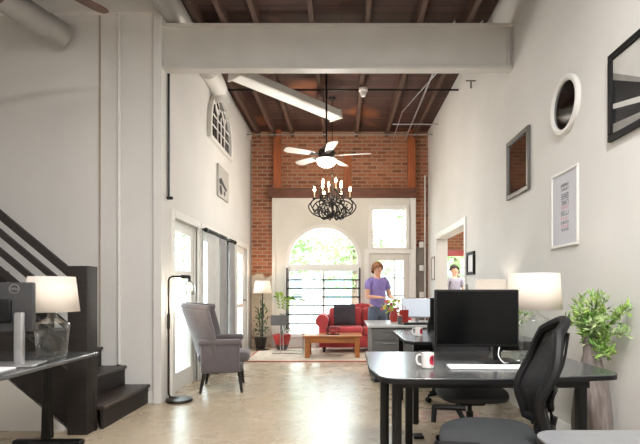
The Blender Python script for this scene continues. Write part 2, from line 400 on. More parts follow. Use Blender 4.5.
# back wall
SX0, SX1, SZ = -1.46, 1.54, 3.12
struct(MB().box(XL, D, 0, SX0, D + .2, CEIL).build('wall_back', M['brickp'], loc=(0, D, 0)))
struct(MB().box(SX0, D, SZ, SX1, D + .2, CEIL).build('wall_back', M['brick'], loc=(0, D, 0)))
struct(MB().box(SX1, D, 0, XR, D + .2, CEIL).build('wall_back', M['brick'], loc=(0, D, 0)))
struct(MB().box(SX1 + .02, D - .03, 0, XR - .03, D - .002, 2.1).build('wall_render', M['cement']), 'grey cement rendered strip below the brick at the right corner', 'wall')
# framed cream panel wall with arched window, door and transom
AX, AR, AZ, AS = -.386, .76, 1.785, .26   # centre, radius, spring height, sill
DX0, DX1, DZ = .56, 1.44, 1.96
TX0, TX1, TZ0, TZ1 = .62, 1.36, 2.06, 2.9
def back(mb, x0, z0, x1, z1, y0=D - .1, y1=D + .1): mb.box(x0, y0, z0, x1, y1, z1)
w = MB()
back(w, SX0, 0, AX - AR, SZ); back(w, AX - AR, 0, AX + AR, AS); back(w, AX + AR, 0, DX0, SZ)
n = 28
for i in range(n):
    a0, a1 = PI - PI * i / n, PI - PI * (i + 1) / n
    xa, xb = AX + AR * math.cos(a0), AX + AR * math.cos(a1)
    w.prism([(xa, AZ + AR * math.sin(a0)), (xb, AZ + AR * math.sin(a1)), (xb, SZ), (xa, SZ)], 'y', D - .1, D + .1)
back(w, DX0, DZ, DX1, TZ0); back(w, DX0, TZ0, TX0, TZ1); back(w, TX1, TZ0, DX1, TZ1); back(w, DX0, TZ1, DX1, SZ); back(w, DX1, 0, SX1, SZ)
struct(w.build('wall_panel', M['cream'], smooth=False), 'cream boarded wall round the arched window and glazed door', 'wall')
# window_1 arched window
t = sthing('window_1', 'tall arched window with horizontal black security bars', 'window', (AX, D - .1, AS))
f = MB()
arc = lambda r, y: [(AX + r * math.cos(PI - PI * i / 28), y, AZ + r * math.sin(PI - PI * i / 28)) for i in range(29)]
for i in range(28):
    a0, a1 = PI - PI * i / 28, PI - PI * (i + 1) / 28
    q = [(AX + rr * math.cos(a), AZ + rr * math.sin(a)) for rr, a in ((AR + .03, a0), (AR + .03, a1), (AR - .05, a1), (AR - .05, a0))]
    f.prism(q, 'y', D - .125, D - .03)
for s_ in (-1, 1):
    f.box(min(AX + s_ * (AR + .03), AX + s_ * (AR - .05)), D - .125, AS, max(AX + s_ * (AR + .03), AX + s_ * (AR - .05)), D - .03, AZ)
f.box(AX - AR - .06, D - .16, AS - .04, AX + AR + .06, D - .03, AS + .03)
f.build('window_frame', M['whitetrim'], t, True)
MB().box(AX - AR + .05, D - .11, 1.6, AX + AR - .05, D - .05, 1.74).build('transom_bar', M['whitetrim'], t, True, bevel=.008)
MB().box(AX - .025, D - .1, AS + .03, AX + .025, D - .05, 1.6).build('mullion', M['whitetrim'], t, True)
g = MB(); g.prism([(AX - AR + .04, AS + .02), (AX + AR - .04, AS + .02), (AX + AR - .04, AZ)] + [(AX + (AR - .04) * math.cos(PI * i / 20), AZ + (AR - .04) * math.sin(PI * i / 20)) for i in range(1, 20)] + [(AX - AR + .04, AZ)], 'y', D - .04, D - .034)
g.build('glass_pane', M['winglass'], t, True, smooth=False)
# black bar grille
t = thing('window_grille', 'black metal grille of horizontal bars across the arched window', 'grille', (AX, D - .2, AS))
for s_ in (-1, 1): MB().box(AX + s_ * (AR - .005) - .014, D - .175, AS + .05, AX + s_ * (AR - .005) + .014, D - .145, 1.66).build('grille_post', M['black'], t, True)
for z in (1.41, 1.235, 1.055, .875, .69, .5):
    MB().box(AX - AR, D - .172, z - .014, AX + AR, D - .148, z + .014).build('grille_bar', M['black'], t, True)
# door_1 with transom
t = sthing('door_4', 'cream glazed door with small square panes under a transom window', 'door', (1.0, D - .1, 0))
f = MB()
for a, b_, c_, d_ in ((DX0 - .09, 0, DX0, DZ + .09), (DX1, 0, DX1 + .09, DZ + .09), (DX0, DZ, DX1, DZ + .09)): f.box(a, D - .13, b_, c_, D - .1, d_)
f.build('door_frame', M['whitetrim'], t, True, bevel=.005)
PX0, PX1, PZ0, PZ1 = .71, 1.29, .35, 1.82
l = MB()
for a, b_, c_, d_ in ((DX0, 0, PX0, DZ), (PX1, 0, DX1, DZ), (PX0, 0, PX1, PZ0), (PX0, PZ1, PX1, DZ)): l.box(a, D - .075, b_, c_, D - .03, d_)
lf = l.build('door_leaf', M['cream'], t, True, bevel=.004)
mb = MB()
for i in (1, 2): x = PX0 + (PX1 - PX0) * i / 3; mb.box(x - .012, D - .07, PZ0, x + .012, D - .035, PZ1)
for i in (1, 2, 3): z = PZ0 + (PZ1 - PZ0) * i / 4; mb.box(PX0, D - .07, z - .012, PX1, D - .035, z + .012)
mb.build('glazing_bars', M['whitetrim'], lf, True)
MB().box(PX0, D - .052, PZ0, PX1, D - .048, PZ1).build('glass_pane', M['winglass'], lf, True)
MB().tube([(.63, D - .075, .95), (.63, D - .12, .95), (.7, D - .12, .95)], .011).build('door_handle', M['silver'], lf, True)
t = sthing('window_2', 'square transom window above the cream door', 'window', (1, D - .1, TZ0))
f = MB()
for a, b_, c_, d_ in ((TX0 - .07, TZ0 - .07, TX0 + .03, TZ1 + .07), (TX1 - .03, TZ0 - .07, TX1 + .07, TZ1 + .07), (TX0 + .03, TZ0 - .07, TX1 - .03, TZ0 + .03), (TX0 + .03, TZ1 - .03, TX1 - .03, TZ1 + .07)): f.box(a, D - .125, b_, c_, D - .04, d_)
f.build('window_frame', M['whitetrim'], t, True, bevel=.005)
MB().box(TX0, D - .05, TZ0, TX1, D - .045, TZ1).build('glass_pane', M['winglass'], t, True)
# timber on the back wall
struct(MB().box(-1.54, D - .2, SZ, 1.54, D, SZ + .19).build('lintel_beam', M['brownwood'], bevel=.01), 'brown timber beam along the top of the cream wall', 'beam')
for i, (x0, x1) in enumerate(((-1.43, -1.27), (1.37, 1.53))):
    struct(MB().box(x0, D - .14, SZ + .19, x1, D, CEIL - .0).build('timber_post', M['orangewood'], bevel=.01), ('orange timber post on the brick wall, left one', 'orange timber post on the brick wall, right one')[i], 'post')
struct(MB().box(.04, D - .03, SZ + .19, .2, D, 4.1).build('timber_post', M['orangewood'], bevel=.005), 'shorter orange timber post in the middle of the brick wall', 'post')
struct(MB().box(1.4, D - .125, 0, 1.54, D - .1, SZ).build('trim_3', M['whitetrim'], bevel=.005))
struct(MB().box(-1.46, D - .12, 0, -1.38, D - .1, SZ).build('trim_4', M['cream'], bevel=.005))

# joists, bridging
jx = (-1.72, -1.4, -1.02, -.36, .3, .92, 1.5)
jl = ('nearest the left wall', 'second from the left wall', 'third from the left wall', 'left of the ceiling fan rod', 'just right of the chandelier', 'second from the right wall', 'nearest the right wall')
for x, q in zip(jx, jl):
    struct(MB().box(x - .03, 5.1 if x < -1.9 else 3.0, CEIL - .17, x + .03, D - .15 if abs(x) > .2 else D, CEIL).build('ceiling_joist', M['joist']), 'brown timber ceiling joist ' + q, 'joist')
for x in (-4.4, -3.7, -3.0, -2.4):
    struct(MB().box(x - .045, 1, CEIL - .17, x + .045, 4.84, CEIL).build('ceiling_joist', M['joist']), 'brown timber joist above the staircase area', 'joist')
struct(MB().box(XL, 5.72, CEIL - .34, XR, 5.86, CEIL - .17).build('cross_beam', M['joist'], bevel=.01), 'dark timber cross beam just beyond the white steel beam', 'beam')
# steel I beam
t = sthing('steel_beam', 'large white painted steel I-beam spanning the opening', 'beam', (0, 4.9, 3.54))
BX0, BX1 = -1.96, XR
MB().box(BX0, 4.86, 3.54, BX1, 4.975, 3.572).build('bottom_flange', M['steel'], t, True, bevel=.004)
MB().box(BX0, 4.86, 3.99, BX1, 4.975, 4.022).build('top_flange', M['steel'], t, True, bevel=.004)
MB().box(BX0, 4.905, 3.57, BX1, 4.93, 3.992).build('web', M['steel'], t, True)
MB().box(XR - .05, 4.87, 3.572, XR - .035, 4.905, 3.99).build('stiffener_plate', M['steel'], t, True)

# doors in left wall
def glazed_door(name, label, y0, y1, rails=(.3,), nleaf=1, glass_bottom=.22):
    t = sthing(name, label, 'door', (XL, (y0 + y1) / 2, 0))
    f = MB()
    f.box(XL - .02, y0 - .085, 0, XL + .028, y0, OZ + .09); f.box(XL - .02, y1, 0, XL + .028, y1 + .085, OZ + .09); f.box(XL - .02, y0, OZ, XL + .028, y1, OZ + .09)
    f.build('door_frame', M['whitetrim'], t, True, bevel=.006)
    for k in range(nleaf):
        a = y0 + (y1 - y0) * k / nleaf; b = y0 + (y1 - y0) * (k + 1) / nleaf
        l = MB(); x0, x1 = XL - .09, XL - .045
        l.box(x0, a, 0, x1, a + .11, OZ); l.box(x0, b - .11, 0, x1, b, OZ); l.box(x0, a + .11, 0, x1, b - .11, glass_bottom); l.box(x0, a + .11, OZ - .12, x1, b - .11, OZ)
        for r_ in rails: l.box(x0, a + .11, r_ - .035, x1, b - .11, r_ + .035)
        lf = l.build('door_leaf', M['whitetrim'], t, True, bevel=.005)
        MB().box(XL - .07, a + .1, glass_bottom, XL - .065, b - .1, OZ - .1).build('glass_pane', M['winglass'], lf, True)
        MB().tube([(x1, b - .06, 1.0), (x1 + .05, b - .06, 1.0), (x1 + .05, b - .15, 1.0)], .011).build('door_handle', M['black'], lf, True)
    return t
glazed_door('door_1', 'white glazed door on the left wall behind the floor lamp', *OP[0], rails=(1.4,))
glazed_door('door_2', 'white double glazed doors behind the curtains', *OP[1], nleaf=2, rails=())
glazed_door('door_3', 'white glazed door on the left wall nearest the back', *OP[2], rails=(.9,))
# curtains
t = thing('curtain_rod', 'black curtain rod with brackets above the curtained doors', 'curtain rod', (XL + .1, 7.1, 2.02))
MB().tube([(XL + .1, 6.14, 2.0), (XL + .1, 7.76, 2.0)], .014).build('rod', M['black'], t, True)
for y in (6.12, 7.78): MB().ball((XL + .1, y, 2.0), .032).build('finial', M['black'], t, True)
for y in (6.2, 6.95, 7.7): MB().box(XL, y - .012, 2.0, XL + .1, y + .012, 2.03).box(XL + .0, y - .02, 1.96, XL + .012, y + .02, 2.07).build('bracket', M['black'], t, True)
def curtain(y0, y1, m, label, waves):
    t = thing('curtain', label, 'curtain', (XL + .1, (y0 + y1) / 2, .02), group=None)
    def fn(u, v): 
        a = u * waves * 2 * PI
        return (XL + .1 + .034 * math.sin(a) * (.8 + .2 * math.cos(v * 3 + u * 7)), y0 + (y1 - y0) * u + .012 * math.sin(a * 2), .03 + v * 1.935)
    MB().grid(fn, waves * 10, 10).build('drape', m, t, True, solid=.006, ang=180)
    for k in range(waves):
        y = y0 + (y1 - y0) * (k + .5) / waves
        MB().tube([(XL + .1 + .026 * math.cos(a), y, 2.0 + .026 * math.sin(a)) for a in [2 * PI * i / 12 for i in range(12)]], .005, 6, closed=True).build('curtain_ring', M['black'], t, True)
curtain(6.18, 6.76, M['curtainw'], 'white curtain panel hanging nearest the armchair', 6)
curtain(6.8, 7.2, M['curtaing'], 'grey middle curtain panel on the black rod', 4)
curtain(7.38, 7.72, M['curtaing'], 'narrow grey curtain panel at the far end of the rod', 4)

# ------------------------------------------------------------------ left wall decor
# gothic window frame
GY, GZ = 7.15, 3.37
t = thing('gothic_window_frame', 'white pointed gothic window frame with tracery hung high on left wall', 'wall decoration', (XL, GY, GZ))
def gothic(hw, h, z0, n=12):
    """pointed arch outline points (y,z) from lower left over the point to lower right"""
    sp = z0 + h * .22; hh = h - h * .22; rr = (hw * hw + hh * hh) / (2 * hw)
    pts = [(GY - hw, z0)]
    a_end = math.asin(min(1, hh / rr))
    for i in range(n + 1):
        a = a_end * i / n; pts.append((GY - hw + rr - rr * math.cos(a), sp + rr * math.sin(a)))
    right = [(2 * GY - y, z) for y, z in pts[:-1]][::-1]
    return pts + right
o1 = gothic(.64, .83, GZ); o2 = gothic(.57, .74, GZ + .05)
f = MB()
for i in range(len(o1)):
    j = (i + 1) % len(o1); f.prism([o1[i], o1[j], o2[j], o2[i]], 'x', XL + .002, XL + .06)
f.build('outer_frame', M['whitetrim'], t, True, bevel=.004)
MB().prism(o2, 'x', XL + .002, XL + .01).build('mirror_glass', M['dimmirror'], t, True, smooth=False)
f = MB(); X = XL + .03
for dy, top in ((-.2, .56), (.2, .56), (0, .5)): f.tube([(X, GY + dy, GZ + .05), (X, GY + dy, GZ + top)], .013, 6)
for z in (.24, .4): f.tube([(X, GY - .56, GZ + z), (X, GY + .56, GZ + z)], .01, 6)
for c_ in (-.38, 0, .38):
    f.tube([(X, GY + c_ + .19 * math.cos(a), GZ + .42 + .19 * math.sin(a)) for a in [PI * i / 10 for i in range(11)]], .012, 6)
for c_ in (-.19, .19):
    f.tube([(X, GY + c_ + .11 * math.cos(a), GZ + .58 + .09 * math.sin(a)) for a in [2 * PI * i / 14 for i in range(14)]], .01, 6, closed=True)
f.build('tracery', M['whitetrim'], t, True)
# canvas with dark emblem
t = thing('canvas_picture', 'pale grey unframed canvas with dark mask shape on left wall', 'picture', (XL, 7.3, 2.64))
MB().box(XL + .002, 7.0, 2.64, XL + .035, 7.62, 3.13).build('canvas', M['canvas'], t, True, bevel=.004)
f = MB(); q = XL + .036
f.prism([(7.02, 2.9), (7.14, 2.94), (7.32, 2.87), (7.48, 2.83), (7.44, 2.78), (7.28, 2.82), (7.16, 2.84), (7.04, 2.83)], 'x', q, q + .003)
f.prism([(7.04, 2.82), (7.16, 2.81), (7.2, 2.71), (7.12, 2.67), (7.05, 2.72)], 'x', q, q + .003)
f.prism([(7.3, 2.77), (7.38, 2.76), (7.37, 2.69), (7.29, 2.71)], 'x', q, q + .003)
f.build('painted_shape', M['print_grey'], t, True, smooth=False)
# black vertical pipe near column
t = thing('black_pipe', 'black vertical pipe on the left wall beside the column', 'pipe', (XL + .03, 5.08, 2.17))
MB().tube([(-1.884, 5.0, 2.2), (-1.884, 5.0, CEIL - .0)], .013).build('pipe', M['black'], t, True)
MB().tube([(-1.9, 5.0, 2.2), (-1.84, 5.0, 2.2)], .018).build('pipe_elbow', M['black'], t, True)
tag(MB().tube([(XL + .03, 9.5, 0), (XL + .03, 9.5, 4.3)], .013).build('corner_pipe', M['conduit']), 'thin grey pipe in the far left corner beside the brick', 'pipe')
# ducts
t = thing('wall_duct', 'round pale duct running high along the left wall', 'duct', (-1.78, 5.5, 4.2))
MB().tube([(-1.8, 3.4, 4.17), (-1.8, 6.2, 4.17)], .13, 20).build('duct_pipe', M['duct'], t, True)
for y in (4.4, 5.5): MB().tube([(-1.8, y, 4.17), (-1.8, y + .04, 4.17)], .138, 20).build('duct_collar', M['duct'], t, True)
MB().tube(smoothpath([(-1.8, 6.2, 4.17), (-1.8, 6.5, 4.17), (-1.8, 6.72, 4.13), (-1.8, 6.8, 4.02)]), .125, 16).tube([(-1.8, 6.8, 4.03), (-1.8, 6.82, 3.98)], .14, 16).build('duct_outlet', M['whitetrim'], t, True)
t = thing('round_duct', 'galvanised round duct entering the wall above the stairs', 'duct', (-2.9, 4.5, 3.8))
MB().tube([(-3.75, 2.6, 4.0), (-3.0, 4.66, 3.885)], .125, 20).build('duct_pipe', M['duct'], t, True)
MB().tube(smoothpath([(-3.0, 4.66, 3.885), (-2.94, 4.8, 3.868), (-2.92, 4.84, 3.862)]), .13, 20).build('duct_elbow', M['duct'], t, True)
MB().tube([(-3.21, 4.08, 3.916), (-3.195, 4.12, 3.914)], .133, 20).build('duct_collar', M['duct'], t, True)
# thin ceiling rods and conduits
def rod(pts, r, m, label, name='ceiling_conduit'): tag(MB().tube(pts, r, 8).build(name, m), label, 'conduit')
rod([(XL, 7.15, 4.31), (XR, 7.15, 4.31)], .016, M['black'], 'black conduit crossing below the joists in front of the fan rod')
rod([(XL, 9.2, 4.31), (XR, 9.2, 4.31)], .012, M['conduit'], 'thin grey conduit crossing the ceiling near the brick wall')
rod([(1.3, 5.3, 4.3), (1.3, 9.5, 4.3)], .014, M['silver'], 'silver conduit running back along the ceiling on the right')
rod([(1.62, 5.3, 4.3), (1.05, 8.0, 4.3), (1.05, 9.4, 4.3)], .009, M['silver'], 'thin bent silver conduit beside the straight one')
rod([(.95, 8.6, 4.3), (1.8, 8.6, 4.3)], .012, M['silver'], 'short pale conduit stub ending beside the right wall')
t = thing('ceiling_sensor', 'small white ceiling sensor right of the fan rod', 'sensor', (.33, 7.3, 4.2))
MB().lathe([(.0, 0), (.035, .01), (.05, .05), (.05, .08), (.07, .09), (.07, .13)], (.33, 7.15, 4.2)).build('sensor_body', M['whitetrim'], t, True)
tag(MB().tube([(1.67, 6.2, 4.02), (1.8, 6.2, 4.02)], .01).tube([(1.74, 6.2, 4.02), (1.74, 6.2, 3.92)], .014).build('wall_hook', M['conduit']), 'small grey hook high on the right wall', 'hook')

# fluorescent fixture (diagonal)
A, B = Vector((-1.45, 6.2, 4.12)), Vector((-.1, 7.7, 4.12)); d = (B - A); L = d.length; ang = math.atan2(d.y, d.x)
t = thing('fluorescent_fixture', 'long white fluorescent ceiling fixture hanging diagonally', 'ceiling light', tuple((A + B) / 2), ang)
MB().prism([(-.12, -.05), (.12, -.05), (.1, .07), (-.1, .07)], 'x', -L / 2, L / 2).build('housing', M['whitetrim'], t, bevel=.004)
MB().box(-L / 2 + .02, -.1, -.062, L / 2 - .02, .1, -.05).build('lens', M['tube'], t)
for s_ in (-1, 1): MB().prism([(-.14, -.075), (.14, -.075), (.11, .08), (-.11, .08)], 'x', s_ * L / 2 - .012, s_ * L / 2 + .012).build('end_cap', M['whitetrim'], t)
for s_ in (-.7, .7): MB().tube([(s_, 0, .05), (s_, 0, CEIL - 4.12)], .006, 6).build('hanger', M['black'], t)

# ------------------------------------------------------------------ ceiling fans
def fan(loc, rad, angles, m, label, zc, bowl=True, rodm=None):
    t = thing('ceiling_fan', label, 'ceiling fan', loc)
    h = zc - loc[2]
    MB().tube([(0, 0, .1), (0, 0, h - .05)], .014, 10).build('down_rod', rodm or M['black'], t)
    MB().lathe([(.03, h - .08), (.075, h - .03), (.08, h)]).build('canopy', M['bronze'], t)
    MB().lathe([(.05, -.06), (.1, -.05), (.13, 0), (.12, .06), (.07, .1), (.03, .14)], n=28).build('motor_housing', M['bronze'], t)
    for a in angles:
        mx = Matrix.Rotation(a, 4, 'Z') @ Matrix.Translation((0, 0, -.01)) @ Matrix.Rotation(R(11), 4, 'X')
        pts = [(.2, -.05), (.3, -.065), (rad - .08, -.08), (rad - .03, -.07), (rad, -.035), (rad, .035), (rad - .03, .07), (rad - .08, .08), (.3, .065), (.2, .05)]
        b = MB().prism(pts, 'z', -.004, .004, mx).build('blade', m, t, bevel=.002)
        MB().prism([(.09, -.02), (.2, -.03), (.26, -.045), (.26, .045), (.2, .03), (.09, .02)], 'z', -.012, -.005, mx).build('blade_bracket', M['bronze'], b)
    if bowl:
        MB().lathe([(.0, -.2), (.02, -.205), (.03, -.19)], n=12).build('finial', M['silver'], t)
        MB().lathe([(.0, -.19), (.07, -.18), (.12, -.15), (.148, -.1), (.15, -.075), (.13, -.07)], n=28).build('glass_bowl', M['glassbowl'], t)
        MB().lathe([(.06, -.08), (.13, -.07), (.13, -.06), (.06, -.05)], n=28).build('light_collar', M['silver'], t)
    return t
FANP = (-.23, 6.8, 3.2)
fan(FANP, .66, [R(-8 + 72 * k) for k in range(5)], M['fanwhite'], 'pale bladed ceiling fan with lit glass bowl above the chandelier', CEIL)
lamp('POINT', 'fan_light', (FANP[0], FANP[1], FANP[2] - .55), 55, (1, .96, .9), .1)
fan((-2.28, 3.28, 3.5), .62, [R(57 + 90 * k) for k in range(4)], M['fanwood'], 'walnut ceiling fan whose blade tip shows at the top left corner', CEIL, bowl=False)

# ------------------------------------------------------------------ chandelier
CH = (-.17, 8.0, 2.44)
t = thing('chandelier', 'wrought iron scroll chandelier with lit candle bulbs', 'chandelier', CH)
MB().tube([(0, 0, .62), (0, 0, CEIL - CH[2] - .0)], .007, 6).build('chain', M['iron'], t)
MB().lathe([(.0, 0), (.02, .01), (.012, .04), (.03, .08), (.015, .12), (.02, .3), (.035, .34), (.015, .4), (.012, .6), (.0, .63)], n=14).build('stem', M['iron'], t)
MB().lathe([(.02, CEIL - CH[2] - .05), (.06, CEIL - CH[2] - .02), (.06, CEIL - CH[2])]).build('canopy', M['iron'], t)
k_ = 0
for tier, (n_, ra, zb, off) in enumerate(((6, .31, .42, 0), (4, .17, .54, .4))):
    for i in range(n_):
        a = 2 * PI * i / n_ + off; mx = rotz(a)
        arm = MB().tube(smoothpath([(.02, 0, .1 + .2 * tier), (ra * .45, 0, .02 + .2 * tier), (ra * 1.05, 0, .08 + .22 * tier), (ra * 1.33, 0, .2 + .2 * tier), (ra * 1.2, 0, .28 + .2 * tier), (ra, 0, zb - .08)]), .011, 7, mx).tube(
            smoothpath([(ra * 1.05, 0, .08 + .22 * tier), (ra * .7, 0, .2 + .2 * tier), (ra * .5, 0, .14 + .2 * tier), (ra * .62, 0, .08 + .2 * tier)]), .009, 6, mx)
        ao = arm.build('arm', M['iron'], t)
        MB().lathe([(.008, zb - .09), (.035, zb - .07), (.04, zb - .06), (.012, zb - .06)], (ra, 0, 0), 12, mx).build('drip_pan', M['iron'], ao)
        MB().tube([(ra, 0, zb - .06), (ra, 0, zb + .05)], .011, 8, mx).build('candle_sleeve', M['candle'], ao)
        MB().lathe([(.0, .0), (.014, .01), (.022, .035), (.013, .065), (.0, .095)], (ra, 0, zb + .05), 10, mx).build('bulb', M['chandbulb'], ao)
for i in range(8):
    mx = rotz(2 * PI * i / 8 + .3)
    MB().tube(smoothpath([(.03, 0, .3), (.2, 0, .24), (.26, 0, .1), (.17, 0, .0), (.08, 0, .04), (.1, 0, .12), (.15, 0, .1)]), .011, 7, mx).build('scroll', M['iron'], t)
for i in range(6):
    mx = rotz(2 * PI * i / 6 + .5)
    MB().tube(smoothpath([(.1, 0, .34), (.32, 0, .32), (.41, 0, .22), (.34, 0, .12), (.27, 0, .17), (.31, 0, .23)]), .011, 7, mx).build('scroll', M['iron'], t)
lamp('POINT', 'chandelier_light', (CH[0], CH[1], CH[2] + .78), 45, (1, .88, .74), .2)

# ------------------------------------------------------------------ right wall pieces
def wall_frame(name, label, cat, y0, y1, z0, z1, fw, fd, fm, inner_m, inner='mirror_glass', mat_w=0):
    t = thing(name, label, cat, (XR, (y0 + y1) / 2, z0))
    f = MB()
    prof = lambda a: 0
    for (a, b, c_, d_) in ((y0, z0, y1, z0 + fw), (y0, z1 - fw, y1, z1), (y0, z0 + fw, y0 + fw, z1 - fw), (y1 - fw, z0 + fw, y1, z1 - fw)):
        f.box(XR - fd, a, b, XR - .001, c_, d_)
    f.build('frame', fm, t, True, bevel=.006)
    MB().box(XR - fd * .4, y0 + fw * .9, z0 + fw * .9, XR - .002, y1 - fw * .9, z1 - fw * .9).build(inner, inner_m, t, True, smooth=False)
    return t
t = wall_frame('framed_picture', 'large black framed mirror with its reflection painted as dark and pale bands at the right edge', 'picture', 2.05, 3.09, 2.187, 2.768, .042, .03, M['blackplastic'], M['banddark'], 'print')
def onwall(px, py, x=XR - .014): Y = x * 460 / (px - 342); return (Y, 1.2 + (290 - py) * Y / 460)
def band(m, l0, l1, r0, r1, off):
    # stripe of the painted mirror reflection, straight between frame edges
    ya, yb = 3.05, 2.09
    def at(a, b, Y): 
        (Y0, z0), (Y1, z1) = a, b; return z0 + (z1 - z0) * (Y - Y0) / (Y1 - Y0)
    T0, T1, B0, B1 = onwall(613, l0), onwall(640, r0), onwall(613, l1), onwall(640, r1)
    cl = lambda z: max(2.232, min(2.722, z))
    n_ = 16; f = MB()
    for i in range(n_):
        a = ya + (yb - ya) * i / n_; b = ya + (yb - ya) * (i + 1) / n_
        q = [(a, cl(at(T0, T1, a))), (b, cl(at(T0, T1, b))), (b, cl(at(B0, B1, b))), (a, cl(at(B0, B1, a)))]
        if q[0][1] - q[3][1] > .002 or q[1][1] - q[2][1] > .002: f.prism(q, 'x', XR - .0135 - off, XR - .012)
    f.build('reflection_band', m, t, True, smooth=False)
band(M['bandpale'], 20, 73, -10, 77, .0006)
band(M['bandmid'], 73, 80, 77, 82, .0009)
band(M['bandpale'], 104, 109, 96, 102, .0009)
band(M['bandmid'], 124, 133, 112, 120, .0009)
wall_frame('framed_mirror', 'pewter framed rectangular mirror reflecting the brick wall', 'mirror', 4.41, 5.0, 2.168, 2.787, .045, .03, M['frgrey'], M['dimmirror'])
wall_frame('framed_picture', 'small black framed picture beside the doorway', 'picture', 6.243, 6.601, 1.413, 1.732, .04, .03, M['blackplastic'], M['paper'], 'print')
wall_frame('framed_picture', 'narrow tan framed picture between doorway and back corner', 'picture', 8.905, 9.195, 1.394, 1.858, .035, .03, M['tan'], M['paper'], 'print')
# round mirror
t = thing('round_mirror', 'round mirror in a thick white ring frame', 'mirror', (XR, 3.72, 2.46))
cy, cz = 3.71, 2.69
mx = Matrix.Translation((XR, cy, cz)) @ Matrix.Rotation(-PI / 2, 4, 'Y')
f = MB(); seg = 40; prof = [(.232, 0), (.235, .02), (.226, .034), (.205, .036), (.19, .024), (.188, .01)]
vs = []; fs = []
for k in range(seg):
    a = 2 * PI * k / seg
    for r_, h_ in prof: vs.append((r_ * math.cos(a), r_ * math.sin(a), h_))
m_ = len(prof)
for k in range(seg):
    for i in range(m_ - 1): fs.append((k * m_ + i, k * m_ + i + 1, ((k + 1) % seg) * m_ + i + 1, ((k + 1) % seg) * m_ + i))
f.add(vs, fs, mx); f.build('ring_frame', M['whitetrim'], t, True)
MB().lathe([(.194, .004), (.194, .012)], n=40, mx=mx).build('mirror_glass', M['dimmirror'], t, True)
# print with coloured lettering
t = wall_frame('framed_print', 'white framed print with small coloured lettering', 'picture', 3.5, 3.95, 1.548, 2.168, .022, .02, M['whitetrim'], M['print_lilac'], 'print_sheet')
def text(body, size, m, parent, mx, name='lettering', ext=.0015):
    cu = bpy.data.curves.new(name, 'FONT'); cu.body = body; cu.size = size; cu.align_x = 'CENTER'; cu.align_y = 'CENTER'; cu.extrude = ext
    o = bpy.data.objects.new(name, cu); C.objects.link(o)
    dg = bpy.context.evaluated_depsgraph_get(); dg.update()
    me = bpy.data.meshes.new_from_object(o.evaluated_get(dg)); bpy.data.objects.remove(o)
    me.transform(mx); me.materials.clear(); me.materials.append(m)
    o = bpy.data.objects.new(name, me); C.objects.link(o); o.parent = parent; return o
# the lettering on the print is too blurred to read: rows of small upright strokes at its sizes
xx = XR - .0085
random.seed(3)
for (hgt, Z0, which) in ((.022, 2.08, 0), (.022, 2.045, 0), (.045, 1.985, 0), (.04, 1.93, 0), (.018, 1.89, 1), (.04, 1.845, 0), (.018, 1.80, 1), (.022, 1.765, 0), (.018, 1.735, 1), (.018, 1.705, 0)):
    z = 1.2 + (Z0 - 1.2) * .968
    n_ = 4 if hgt > .035 else 6; wd = .13; y = 3.725 - wd / 2; mb = MB()
    mb.box(xx - .0004, y, z - hgt / 2, xx, y + wd * .95, z - hgt / 2 + .0012)
    for k in range(n_):
        w_ = wd / n_ * .7; s_ = w_ * .2; y0 = y + k * wd / n_
        kind = random.choice('LEOTH')
        mb.box(xx - .001, y0, z - hgt / 2, xx, y0 + s_, z + hgt / 2)
        if kind in 'OH': mb.box(xx - .001, y0 + w_ - s_, z - hgt / 2, xx, y0 + w_, z + hgt / 2)
        if kind in 'LEO': mb.box(xx - .001, y0 + s_, z - hgt / 2, xx, y0 + w_, z - hgt / 2 + hgt * .14)
        if kind in 'TEO': mb.box(xx - .001, y0 + s_, z + hgt / 2 - hgt * .14, xx, y0 + w_, z + hgt / 2)
        if kind in 'EH': mb.box(xx - .001, y0 + s_, z - hgt * .08, xx, y0 + w_, z + hgt * .08)
    mb.build('lettering', M['print_pink'] if which else M['print_ink'], t, True, smooth=False)
# doorway trim
t = sthing('door_5', 'white cased doorway in the right wall to the next room', 'doorway', (XR, 8, 0))
f = MB(); f.box(XR - .02, DW0 - .08, 0, XR, DW0, DWZ + .1); f.box(XR - .02, DW1, 0, XR, DW1 + .08, DWZ + .1); f.box(XR - .02, DW0, DWZ, XR, DW1, DWZ + .1)
f.build('door_casing', M['whitetrim'], t, True, bevel=.005)
tag(MB().box(XR - .025, 6.615, 1.05, XR, 6.67, 1.28).build('wall_switch', M['conduit'], bevel=.004), 'narrow grey switch on the right wall below the small black frame', 'switch')
# conduit boxes at right back corner
t = thing('electrical_conduit', 'vertical grey conduit with two boxes in the right back corner', 'conduit', (1.74, D - .06, 0))
MB().tube([(1.74, D - .05, 0), (1.74, D - .05, 3.6)], .016).build('pipe', M['whitetrim'], t, True)
for z in (1.1, 1.66, 2.15): MB().box(1.62, D - .08, z - .06, 1.71, D - .032, z + .06).build('box', M['whitetrim'], t, True, bevel=.005)

# ------------------------------------------------------------------ side room beyond the doorway
RX = XR + .2
struct(MB().box(RX, 5.5, -.1, 5.5, 12, 0).build('floor_side_room', M['floor'], loc=(0, 0, 0)))
struct(MB().box(RX, 5.5, 3.2, 5.5, 12.2, 3.3).build('ceiling_side_room', M['white']))
struct(MB().box(5.5, 5.5, 0, 5.6, 12.2, 3.2).build('wall_side_room_right', M['white']))
struct(MB().box(RX, 5.4, 0, 5.5, 5.5, 3.2).build('wall_side_room_near', M['white']))
struct(MB().box(RX, D + .2, 0, RX + .1, 12.2, 3.2).build('wall_side_room_left', M['white']))
w = MB().box(RX, 12, 2.2, 5.5, 12.2, 3.2).box(RX, 12, 0, 2.4, 12.2, 2.2).box(4.9, 12, 0, 5.5, 12.2, 2.2).box(2.4, 12, 0, 4.9, 12.2, .35)
struct(w.build('wall_side_room_back', M['brick'], loc=(0, 12, 0)))
